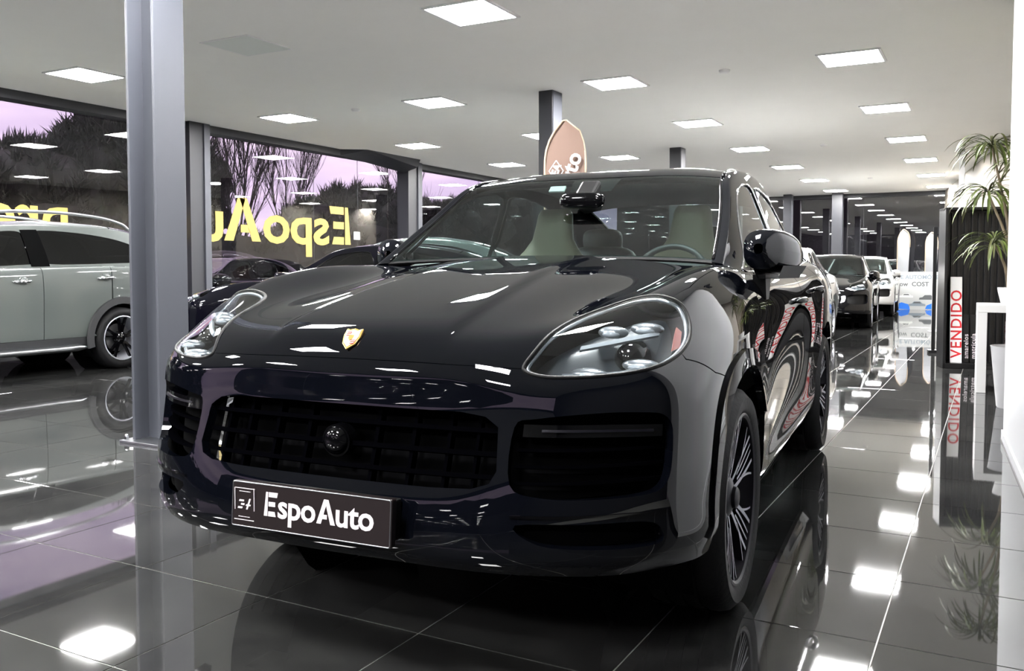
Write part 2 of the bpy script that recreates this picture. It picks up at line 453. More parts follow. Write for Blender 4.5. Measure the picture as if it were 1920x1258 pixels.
def side_net():
    # rows along y, columns from the waist down to the sill
    rows = []
    def row(y, pts): rows.append([(x, y + (d if isinstance(d, float) else 0), z) for (x, z, d) in pts])
    z = lambda *a: [(p[0], p[1], 0.0) for p in a]
    row(.455, z((.85, 1.145), (.905, 1.095), (.945, 1.02), (.962, .93), (.97, .78), (.971, .62), (.968, .47), (.955, .36), (.915, .27)))
    row(.75, z((.875, 1.135), (.917, 1.09), (.948, 1.02), (.962, .93), (.966, .79), (.962, .63), (.958, .48), (.955, .36), (.915, .265)))
    row(1.2, z((.885, 1.128), (.925, 1.085), (.950, 1.02), (.962, .93), (.960, .79), (.950, .63), (.948, .48), (.952, .36), (.912, .26)))
    row(1.75, z((.888, 1.13), (.928, 1.088), (.952, 1.025), (.963, .935), (.958, .79), (.946, .63), (.944, .48), (.952, .36), (.912, .258)))
    row(2.25, z((.888, 1.145), (.932, 1.10), (.960, 1.035), (.972, .94), (.966, .79), (.954, .63), (.950, .48), (.955, .36), (.914, .26)))
    row(2.6, z((.885, 1.16), (.94, 1.115), (.974, 1.045), (.986, .945), (.982, .80), (.974, .64), (.966, .49), (.96, .37), (.92, .27)))
    row(2.95, z((.875, 1.18), (.938, 1.135), (.977, 1.055), (.99, .95), (.988, .80), (.984, .64), (.978, .49), (.965, .37), (.925, .28)))
    row(3.3, z((.855, 1.19), (.92, 1.145), (.962, 1.06), (.98, .95), (.982, .80), (.978, .64), (.97, .49), (.955, .38), (.915, .30)))
    row(3.62, z((.82, 1.18), (.885, 1.14), (.93, 1.06), (.952, .95), (.958, .80), (.956, .64), (.948, .49), (.93, .38), (.89, .31)))
    rows.append([(.70, 3.80, 1.165), (.76, 3.83, 1.13), (.82, 3.85, 1.06), (.85, 3.86, .95), (.865, 3.90, .80), (.87, 3.90, .64), (.865, 3.88, .49), (.85, 3.84, .38), (.80, 3.78, .31)])
    rows.append([(.45, 3.87, 1.16), (.47, 3.91, 1.12), (.49, 3.94, 1.05), (.50, 3.95, .95), (.50, 4.00, .80), (.50, 4.01, .64), (.50, 3.99, .49), (.50, 3.93, .38), (.48, 3.85, .31)])
    rows.append([(.0, 3.89, 1.16), (.0, 3.93, 1.12), (.0, 3.96, 1.05), (.0, 3.97, .95), (.0, 4.03, .80), (.0, 4.04, .64), (.0, 4.02, .49), (.0, 3.95, .38), (.0, 3.87, .31)])
    return rows

def cabin_net():
    return [
        [(0, .72, 1.207), (.28, .70, 1.205), (.55, .625, 1.197), (.765, .50, 1.183), (.80, .49, 1.172), (.83, .47, 1.16), (.862, .46, 1.14)],
        [(0, .92, 1.352), (.27, .91, 1.35), (.535, .855, 1.34), (.735, .755, 1.322), (.775, .745, 1.308), (.822, .745, 1.23), (.876, .745, 1.133)],
        [(0, 1.13, 1.50), (.26, 1.12, 1.498), (.51, 1.08, 1.488), (.695, 1.0, 1.468), (.738, 1.0, 1.448), (.806, 1.0, 1.30), (.882, 1.0, 1.128)],
        [(0, 1.32, 1.622), (.25, 1.31, 1.62), (.485, 1.28, 1.61), (.655, 1.21, 1.588), (.702, 1.22, 1.565), (.79, 1.22, 1.35), (.884, 1.22, 1.127)],
        [(0, 1.62, 1.69), (.24, 1.62, 1.688), (.465, 1.60, 1.678), (.635, 1.56, 1.65), (.69, 1.56, 1.62), (.78, 1.56, 1.38), (.886, 1.56, 1.128)],
        [(0, 2.1, 1.70), (.24, 2.1, 1.698), (.455, 2.09, 1.687), (.625, 2.08, 1.66), (.682, 2.07, 1.63), (.773, 2.07, 1.38), (.886, 2.07, 1.138)],
        [(0, 2.6, 1.655), (.23, 2.6, 1.652), (.44, 2.59, 1.64), (.61, 2.57, 1.612), (.668, 2.56, 1.582), (.765, 2.56, 1.36), (.884, 2.56, 1.158)],
        [(0, 3.1, 1.54), (.23, 3.09, 1.537), (.43, 3.08, 1.522), (.59, 3.05, 1.488), (.648, 3.03, 1.455), (.752, 3.0, 1.31), (.872, 3.0, 1.182)],
        [(0, 3.5, 1.36), (.22, 3.49, 1.356), (.42, 3.47, 1.345), (.555, 3.43, 1.315), (.61, 3.40, 1.295), (.73, 3.35, 1.25), (.85, 3.32, 1.19)],
        [(0, 3.86, 1.175), (.22, 3.85, 1.174), (.42, 3.82, 1.172), (.58, 3.77, 1.168), (.66, 3.73, 1.166), (.74, 3.68, 1.165), (.80, 3.62, 1.165)],
    ]
# ------------------------------------------------------------------ cars
LAMP = [(6.83, 3.04), (7.6, 3.1), (8.5, 3.28), (9.25, 3.6), (9.62, 4.15), (9.45, 4.9), (9.0, 5.7), (8.62, 6.28), (8.05, 6.65), (7.42, 6.76), (6.96, 6.56),
        (6.65, 6.1), (6.48, 5.5), (6.40, 4.8), (6.38, 4.1), (6.46, 3.45)]
GRILLE = [(4.95, 0.0), (4.95, 2.0), (4.85, 2.5), (4.6, 2.78), (3.6, 2.86), (3.3, 2.74), (3.15, 2.4), (3.1, 1.6), (3.1, 0.0)]
INTAKE = [(4.62, 3.1), (4.85, 3.5), (5.02, 4.6), (5.05, 5.7), (4.98, 6.2), (4.6, 6.5), (3.6, 6.5), (3.15, 6.25), (3.0, 5.7), (2.95, 4.6), (3.0, 3.7), (3.3, 3.14)]
SLOT = [(2.2, 3.3), (2.22, 4.6), (2.2, 5.7), (2.0, 6.15), (1.5, 6.25), (1.38, 5.8), (1.42, 4.6), (1.6, 3.7)]
WIN_F = [(0.62, 5.82), (1.1, 5.15), (1.75, 4.55), (2.6, 4.30), (3.4, 4.24), (4.1, 4.26), (4.28, 4.6), (4.33, 5.2), (4.36, 5.82)]
WIN_R = [(4.52, 5.82), (4.48, 5.2), (4.44, 4.6), (4.5, 4.26), (5.4, 4.30), (6.3, 4.50), (7.0, 4.88), (7.28, 5.3), (7.1, 5.7), (6.6, 5.82)]

def arc_uv(S, yc, zc, r, a0, a1, n):
    return [S.find((yc + r * math.cos(R(a)), zc + r * math.sin(R(a)))) for a in np.linspace(a0, a1, n)]

def make_wheel(root, x, y, r, rim_r, w, style, side, full=True):
    """tyre (the part) with rim, spokes, hub and disc as its sub-parts; x = outer face of the tyre, axis along x"""
    s = side
    prof = [(rim_r, -w * .92), (rim_r + .012, -w), (r - .03, -w * 1.0), (r - .008, -w * .93), (r, -w * .82), (r, -w * .18), (r - .008, -w * .07),
            (r - .028, .0), ((r + rim_r) / 2 + .01, .008), (rim_r + .02, .004), (rim_r + .006, -.006), (rim_r - .004, -.02), (rim_r - .004, -.05)]
    if full:
        g = []
        for q in (.70, .5, .30):
            g += [(r, -w * (q + .03)), (r - .008, -w * (q + .025)), (r - .008, -w * (q - .025)), (r, -w * (q - .03))]
        prof = prof[:5] + g + prof[5:]
    tyre = MB().lathe([(a, b * 1.0) for a, b in prof], 56 if full else 28, axis='X')
    if s < 0: tyre.flipx()
    t = tyre.obj('tyre', 'rubber', root, smooth=50, loc=(s * x, y, r))
    rim = MB().lathe([(rim_r + .004, -.003), (rim_r - .004, .0), (rim_r - .012, -.006), (rim_r - .014, -.03), (rim_r - .03, -.06), (rim_r - .045, -.16), (rim_r - .05, -w * .9)], 56 if full else 28, axis='X')
    if s < 0: rim.flipx()
    rim.obj('rim', style['rim'], t, smooth=40)
    disc = MB().lathe([(.02, -.105), (.17 * r / .377, -.105), (.17 * r / .377, -.13), (.02, -.13)], 32, axis='X')
    if s < 0: disc.flipx()
    disc.obj('brake_disc', 'disc', t, smooth=40)
    hub = MB().lathe([(.0, -.012), (.028, -.012), (.036, -.018), (.038, -.03), (.06, -.038), (.075, -.05), (.08, -.09), (.0, -.09)], 24, axis='X')
    if s < 0: hub.flipx()
    hub.obj('hub_cap', style['spoke'], t, smooth=40)
    # spokes, each a copy of one mesh turned about the axle
    def spoke(a_in, a_out, w_in, w_out, r0, r1, x0, x1, dep, mat):
        m = MB(); P = []
        for k in range(7):
            q = k / 6; rr = r0 + (r1 - r0) * q; an = a_in + (a_out - a_in) * q; ww = (w_in + (w_out - w_in) * q) / 2; xx = x0 + (x1 - x0) * q ** .8
            c, sn = math.cos(an), math.sin(an)
            P.append([(xx - dep, (rr * c - ww * sn), (rr * sn + ww * c)), (xx, (rr * c - ww * .75 * sn), (rr * sn + ww * .75 * c)),
                      (xx, (rr * c + ww * .75 * sn), (rr * sn - ww * .75 * c)), (xx - dep, (rr * c + ww * sn), (rr * sn - ww * c))])
        m.grid(P)
        if s < 0: m.flipx()
        me = bpy.data.meshes.new('spoke'); me.from_pydata(m.v, [], m.f); me.update()
        me.materials.append(MAT[mat]); me.materials.append(MAT[style.get('side', mat)])
        for i, p in enumerate(me.polygons): p.material_index = 0 if i % 3 == 1 else 1
        return me
    rr = rim_r - .012
    kinds = [spoke(*a) for a in style['spokes'](rr)]
    for k in range(style['n']):
        for me in kinds:
            o = link('spoke', me, None, t); o.rotation_euler = (2 * math.pi * k / style['n'] + style.get('phase', 0.3), 0, 0)
    return t

def coupe_spokes(rr):
    out = []
    for sg in (-1, 1):
        out.append((sg * .30, sg * .20, .024, .016, .055, rr, -.045, -.012, .035, 'rim_bright'))
        out.append((sg * .10, sg * .05, .012, .010, .105, rr, -.035, -.014, .035, 'rim_bright'))
    out.append((.22, .40, .012, .010, .13, rr, -.030, -.014, .03, 'rim_bright'))
    out.append((-.22, -.40, .012, .010, .13, rr, -.030, -.014, .03, 'rim_bright'))
    return out

def plain_spokes(rr):
    return [(sg * .10, sg * .22, .030, .026, .05, rr, -.04, -.015, .03, 'rim_bright') for sg in (-1, 1)]

def dark_spokes(rr):
    return [(sg * .14, sg * .20, .034, .026, .05, rr, -.04, -.012, .03, 'gloss_black') for sg in (-1, 1)]

STYLE_COUPE = dict(rim='rim_dark', spoke='rim_dark', side='rim_dark', spokes=coupe_spokes, n=5)
STYLE_PLAIN = dict(rim='rim_bright', spoke='rim_bright', side='rim_dark', spokes=plain_spokes, n=5)
STYLE_DARK = dict(rim='rim_bright', spoke='gloss_black', side='gloss_black', spokes=dark_spokes, n=5)

def warp_net(net, fn):
    return [[fn(*p) for p in row] for row in net]

def car_shell(root, F, S, G, paint, spec):
    """body panels, glass and wheel wells common to every car here; spec carries the sizes"""
    res = spec.get('res', 5); hi = spec.get('hi', False)
    wf, wr = spec['axles']; ra = spec['arch']; za = spec['wheel_r']
    lamp = round_loop(LAMP, 5)
    lam_i = lambda a, b: lamp[a * 5:b * 5 + 1]
    zc = za * 1.02
    # bonnet: nose line, upper edge of the lamp, wing line back to the cowl
    hood = [(7.02, 0), (6.98, 1.3), (6.94, 2.2), (6.86, 3.0)] + lam_i(0, 6) + [(9.6, 6.05), (11.5, 6.1), (12.97, 6.05), (12.97, 0)]
    panel(F, hood, res=res * 2 if hi else res, name='hood', mat=paint, parent=root, both=True, rim=.02)
    # bumper
    seam = [(6.86, 9.0), (6.56, 8.0), (6.72, 6.75)]
    low = [(0, 0), (0, 9), (1, 9), (2, 9), (3, 9), (4, 9), (5, 9), (6, 9)]
    bump = low + seam + lam_i(10, 15) + [lamp[-3], lamp[0]] + [(6.83, 3.0), (6.91, 2.2), (6.95, 1.3), (6.99, 0)]
    holes = [round_loop(INTAKE, 4), round_loop(SLOT, 4)] if hi else ([INTAKE] if spec.get('intake', True) else [])
    if hi or spec.get('grille', True):
        gv = [(u, max(v, .001)) for u, v in GRILLE]
        # the grille opening reaches the symmetry plane: cut it out of the outline itself
        gl = [p for p in GRILLE]
        bump = [p for p in bump]
        bump = bump + [(4.95, 0)] + GRILLE[1:-1] + [(3.1, 0)]
    panel(F, bump, holes, res=res, name='front_bumper', mat=paint, parent=root, both=True, rim=.03)
    for sd in (1, -1):
        fender = lam_i(6, 10) + [(6.75, 6.77), (6.60, 8.0), (6.92, 9.0)] + [(u, 9.0) for u in (7.5, 8.5, 9.5, 10.5, 11.5, 12.3, 13)] + [(13, 6.08), (11.5, 6.13), (9.6, 6.08)]
        panel(F, fender, res=res, name='fender', mat=paint, parent=root, side=sd, rim=.02)
        # rear of the front wheel, doors, quarter
        u1, u2, u3, u4 = spec.get('doors', (.72, 3.1, 4.55, 5.1))
        arch = arc_uv(S, wf, zc, ra, 60, -40, 14)
        arch = [p for p in arch if p[0] > .01 and p[1] < 6.99]
        if not arch: arch = [(.02, 5.2), (.05, 6.2), (.06, 6.9)]
        fr = [(0, 0), (0, arch[0][1])] + arch + [(max(arch[-1][0], .05), 7.0), (u1 - .012, 7.0), (u1 - .012, 0)]
        panel(S, fr, res=res, name='fender_rear', mat=paint, parent=root, side=sd, rim=.02, step=.2)
        panel(S, [(u1 + .012, 0), (u1 + .012, 7.0), (u2 - .008, 7.0), (u2 - .008, 0)], res=res, name='front_door', mat=paint, parent=root, side=sd, rim=.02)
        ar = arc_uv(S, wr, zc, ra, 215, 112, 12)
        rd = [(u2 + .008, 0), (u2 + .008, 7.0), (min(ar[0][0], u3), 7.0)] + [p for p in ar if p[0] < u4 and p[1] < 6.98] + [(u4 - .01, 0)]
        panel(S, rd, res=res, name='rear_door', mat=paint, parent=root, side=sd, rim=.02)
        aq = arc_uv(S, wr, zc, ra, 111, -35, 14)
        q0 = [p for p in aq if p[0] > u4 and p[1] < 6.98]
        qp = [(u4 + .01, 0), (u4 + .01, max(0.5, ar[-1][1]))] + q0 + [(q0[-1][0], 7.0), (8.0, 7.0), (8.0, 0)]
        panel(S, qp, res=res, name='quarter_panel', mat=paint, parent=root, side=sd, rim=.02)
        a = S.find((wf + ra * .92, spec['sill_z'])); b = S.find((wr - ra * .92, spec['sill_z']))
        panel(S, [(max(a[0], .1), 7.03), (max(a[0], .1), 8.0), (b[0], 8.0), (b[0], 7.03)], res=res, name='sill', mat=spec.get('sill', paint), parent=root, side=sd, rim=.03)
        # wheel wells
        for yy in (wf, wr):
            m = MB(); P = []
            for t_ in np.linspace(-30, 210, 25):
                c, s_ = math.cos(R(t_)), math.sin(R(t_))
                P.append([(xx, yy + (ra + .004) * c, zc + (ra + .004) * s_) for xx in (spec['half'] * .62, spec['half'] * .93)])
            m.grid(P); m.add([(spec['half'] * .62, yy + (ra + .05) * math.cos(R(t_)), zc + (ra + .05) * math.sin(R(t_))) for t_ in np.linspace(0, 345, 24)], [tuple(range(24))])
            if sd < 0: m.flipx()
            m.obj('wheel_well', 'void', root)
    panel(S, [(8.02, 0), (8.02, 8), (11, 8), (11, 0)], res=res, name='tailgate', mat=paint, parent=root, both=True, rim=.02)
    # cabin
    panel(G, [(.08, 0), (.08, 2.88), (2.96, 2.88), (2.96, 0)], res=res, name='windscreen', mat=spec.get('screen', 'windscreen'), parent=root, both=True, rim=.004)
    panel(G, [(3.0, 0), (3.0, 2.98), (6.5, 2.98), (6.5, 0)], res=res, name='roof', mat=spec.get('roof', paint), parent=root, both=True, rim=.02)
    panel(G, [(6.55, 0), (6.55, 2.75), (8.6, 2.75), (8.6, 0)], res=res, name='rear_window', mat=spec.get('rear_glass', 'tint_glass'), parent=root, both=True, rim=.004)
    panel(G, [(8.62, 0), (8.62, 2.75), (6.52, 2.78), (6.52, 3.0), (9, 3.0), (9, 0)], res=res, name='tail_lip', mat=paint, parent=root, both=True, rim=.02)
    wfl, wrl = round_loop(WIN_F, 4), round_loop(WIN_R, 4)
    for sd in (1, -1):
        fr = panel(G, [(0, 2.9), (0, 6), (9, 6), (9, 3.02), (6.5, 3.02), (3.0, 3.0), (2.98, 2.9)], [wfl, wrl], res=res, name='pillar_frame', mat=paint, parent=root, side=sd, rim=.02)
        for nm, lp in (('side_window', wfl), ('rear_side_window', wrl)):
            w_ = panel(G, lp, res=res, name=nm, mat=spec.get('side_glass', 'tint_glass'), parent=root, side=sd, rim=.003, off=-.006)
            if spec.get('trim', True):
                P = G(np.array([p[0] for p in lp]), np.array([p[1] for p in lp])) * np.array([sd, 1, 1])
                MB().tube([tuple(p) for p in P], spec.get('trim_r', .005), 6, closed=True).obj('window_trim', spec.get('trim_mat', 'chrome'), w_, smooth=180)
        if hi or spec.get('pillar', True):
            panel(G, [(4.40, 4.28), (4.34, 5.0), (4.40, 5.86), (4.48, 5.86), (4.44, 5.0), (4.47, 4.28)], res=8, name='centre_pillar', mat='gloss_black', parent=root, side=sd, off=.002, rim=.004)
    # floor pan that closes the body from below
    L0, L1, hw = spec['pan']
    MB().box((0, (L0 + L1) / 2, spec['pan_z']), (hw * 2, L1 - L0, .04)).obj('floor_pan', 'void', root)

def lamps(root, F, spec):
    lamp = round_loop(LAMP, 5); cen = np.mean(lamp, 0)
    sh = lambda k: [(cen[0] + (u - cen[0]) * k, cen[1] + (v - cen[1]) * k) for u, v in lamp]
    for sd in (1, -1):
        lens = panel(F, sh(.985), res=6, name='headlight', mat='lens', parent=root, side=sd, rim=.012, off=.001)
        dp = spec.get('lamp_depth', .07)
        panel(F, sh(.97), res=6, name='lamp_bucket', mat=spec.get('bucket', 'lamp_dark'), parent=lens, side=sd, off=-dp, rim=-dp * .92)
        if spec.get('hi'):
            P = F(np.array([p[0] for p in sh(.965)]), np.array([p[1] for p in sh(.965)])) * np.array([sd, 1, 1])
            N = F.normal(np.array([p[0] for p in sh(.965)]), np.array([p[1] for p in sh(.965)])) * np.array([sd, 1, 1])
            MB().tube([tuple(p) for p in P - N * .010], .006, 8, closed=True).obj('lamp_surround', 'lamp_silver', lens, smooth=180)
            Q = F(np.array([p[0] for p in sh(1.0)]), np.array([p[1] for p in sh(1.0)])) * np.array([sd, 1, 1])
            MB().tube([tuple(p) for p in Q], .0055, 8, closed=True).obj('lamp_gasket', 'matt_black', lens, smooth=180)
            # four light modules on a dark plate, and the bar between the two pairs
            def at(u, v, d): return F(u, v) * np.array([sd, 1, 1]) - F.normal(u, v) * np.array([sd, 1, 1]) * d
            for (u, v, rx) in ((8.15, 5.45, .05), (8.35, 4.55, .045), (6.95, 5.55, .055), (6.85, 4.35, .055)):
                c = at(u, v, .035)
                md = MB().ell(c, (rx, .03, .018), 16, 10).obj('light_module', 'lamp_silver', lens, smooth=180)
                MB().ell(c + np.array([0, -.018, -.004]), (rx * .62, .018, .011), 12, 8).obj('module_lens', 'lamp_white', lens, smooth=180)
            pr = MB(); c = at(7.35, 5.2, .05)
            pr.lathe([(.0, -.02), (.03, -.016), (.042, .0), (.046, .02), (.05, .05)], 24, c=tuple(c), axis='Y').obj('projector', 'gloss_black', lens, smooth=60)
            strip = panel(F, [(7.66, 4.0), (7.72, 5.0), (7.7, 5.9), (7.82, 5.9), (7.86, 5.0), (7.80, 4.0)], res=8, name='light_bar', mat='lamp_white', parent=lens, side=sd, off=-.02, rim=.01)
            panel(F, [(6.66, 3.8), (6.62, 5.0), (6.72, 5.9), (6.86, 5.9), (6.74, 5.0), (6.78, 3.8)], res=8, name='lower_bar', mat='lamp_silver', parent=lens, side=sd, off=-.02, rim=.01)
            panel(F, [(7.1, 6.35), (7.9, 6.35), (7.75, 6.55), (7.2, 6.6)], res=8, name='side_reflection', mat='amber', parent=lens, side=sd, off=-.012, rim=.004)  # reddish reflection at the lamp edge, put into the colour of this piece
        else:
            c = np.array(F(7.6, 5.0)) * np.array([sd, 1, 1])
            MB().ell(c + np.array([0, .03, -.01]), (.07, .04, .035), 14, 8).obj('light_module', 'lamp_silver', lens, smooth=180)
            c = np.array(F(7.3, 3.9)) * np.array([sd, 1, 1])
            MB().ell(c + np.array([0, .03, 0]), (.05, .03, .025), 14, 8).obj('light_module', 'lamp_white', lens, smooth=180)

def strip_uv(u0, u1, v0, v1, n=8, bow=0.0):
    vs_ = np.linspace(v0, v1, n)
    return [(u0, float(v)) for v in vs_] + [(u1, float(v)) for v in vs_[::-1]]

def seat(root, x, y, mat, z0=.62, rear=False):
    """a bucket seat: cushion, tapering backrest with integrated head restraint"""
    m = MB()
    prof = [(.60, .235), (.75, .25), (.95, .245), (1.10, .235), (1.20, .215), (1.26, .160), (1.32, .118), (1.40, .105), (1.46, .098), (1.49, .08)]
    P = []
    n = 16
    for z, w in prof:
        yy = y + (z - .6) * .28; ring = []
        dpt = .07 if z < 1.25 else .055
        for k in range(n):
            t = 2 * math.pi * k / n
            sg = lambda q, e: math.copysign(abs(q) ** e, q)
            ring.append((x + w * sg(math.cos(t), .6), yy + dpt * sg(math.sin(t), .6), z))
        ring.append(ring[0]); P.append(ring)
    m.grid(P); top = P[-1][:-1]; k = len(m.v); m.add(top, [tuple(range(n))])
    s = m.obj('seat_back', mat, root, smooth=60)
    MB().ell((x, y - .22, .60), (.25, .27, .09), 18, 10, power=.5).obj('seat_cushion', mat, s, smooth=180)
    return s

def door_mirror(root, sd, paint, c, spec=None):
    """folded door mirror: painted shell, dark base and foot"""
    cx, cy, cz = c
    m = MB(); P = []; n = 20
    for k in range(13):
        q = k / 12                                    # from the rounded front (q = 0) to the pointed tip (q = 1)
        yy = cy - .16 + .36 * q
        rad = max(.02, (1 - abs(2 * q - .75) ** 2.6 * .55) if q < .9 else .55 - (q - .9) * 3)
        rx, rz = .082 * rad, .088 * rad
        if q == 0: rx, rz = .018, .02
        ring = []
        for i in range(n):
            t = 2 * math.pi * i / n
            sg = lambda a, e: math.copysign(abs(a) ** e, a)
            ring.append((cx + (q - .4) * .10 + rx * sg(math.cos(t), .8), yy, cz - (q - .4) * .03 + rz * sg(math.sin(t), .75)))
        ring.append(ring[0]); P.append(ring)
    m.grid(P)
    if sd < 0: m.flipx()
    s = m.obj('door_mirror', paint, root, smooth=180)
    b = MB(); P = []
    for k in range(7):
        q = k / 6; yy = cy - .12 + .26 * q
        P.append([(cx - .07 + q * .06, yy, cz - .052), (cx + .05 + q * .06, yy, cz - .055), (cx + .03 + q * .05, yy, cz - .105), (cx - .05 + q * .05, yy, cz - .105), (cx - .07 + q * .06, yy, cz - .052)])
    b.grid(P)
    b.prism([(0, 0), (.15, 0), (.10, -.10), (.03, -.10)], .05, ((cx - .07, cy - .10, cz - .09), (0, 1, 0), (0, 0, 1), (1, 0, 0)))
    if sd < 0: b.flipx()
    b.obj('mirror_foot', 'matt_black', s, smooth=30)
    return s

def handle(root, S, u, v, sd, mat='chrome'):
    p = S(u, v) * np.array([sd, 1, 1])
    h = MB()
    h.tube([(p[0] - sd * .002, p[1] - .10, p[2]), (p[0] + sd * .022, p[1] - .075, p[2] + .004), (p[0] + sd * .032, p[1], p[2] + .006), (p[0] + sd * .022, p[1] + .075, p[2] + .008), (p[0] - sd * .002, p[1] + .10, p[2] + .008)],
           [.008, .014, .016, .014, .008], 10)
    h.obj('door_handle', mat, root, smooth=180)
# ------------------------------------------------------------------ the black coupe-SUV in front
F0 = Surf(front_net(), sym=True); S0 = Surf(side_net(), sym_last=True); G0 = Surf(cabin_net(), sym=True)
def bonnet_dome(u, v):
    # raised middle of the bonnet between two creases that run from the lamps to the screen
    v0 = 1.52 - .11 * (u - 8.4)
    k = 1 / (1 + np.exp((np.abs(v) - v0) / .045))
    q = np.clip((u - 7.4) / 1.8, 0, 1); q = q * q * (3 - 2 * q)
    out = np.zeros(np.shape(u) + (3,)); out[..., 2] = .013 * k * q
    return out
F0.disp = bonnet_dome

def letters_logo(parent, frame, h, mat, ext=.002):
    """wordmark in white stencil letters; frame maps (x right, y up, z out) of the writing; h = cap height"""
    M_ = frame_mat(*frame)
    def put(name, me, dx):
        me.transform(Matrix.Translation((dx, 0, 0))); me.transform(M_)
        return link(name, me, mat, parent)
    def polys(name, ps, dx):
        m = MB()
        for p in ps: m.prism([(a * h, b * h) for a, b in p], ext, ((0, 0, 0), (1, 0, 0), (0, 1, 0), (0, 0, 1)))
        me = bpy.data.meshes.new(name); me.from_pydata(m.v, [], m.f); me.update(); put(name, me, dx)
    # E : slanted stem and three free bars
    polys('letter', [[(.02, 0), (.20, 0), (.20, 1), (.10, 1)], [(.24, .80), (.66, .80), (.70, 1.0), (.24, 1.0)], [(.24, .41), (.58, .41), (.58, .60), (.24, .60)], [(.24, 0), (.62, 0), (.56, .20), (.24, .20)]], 0)
    x = .72 * h
    def word(t, x):
        me = text_mesh(t, h * 1.38, ext / 2, h * .028, spacing=.96)
        xs = [v.co.x for v in me.vertices]; wd = max(xs) - min(xs); x0 = min(xs)
        put('lettering', me, x - x0); return x + wd
    x = word('spo', x) + .06 * h
    polys('letter', [[(0, 0), (.22, 0), (.52, 1.0), (.34, 1.0)], [(.38, .98), (.56, 1.0), (.90, 0), (.68, 0)], [(.26, .20), (.50, .20), (.50, .38), (.34, .38)]], x)
    x = word('uto', x + .92 * h)
    return x

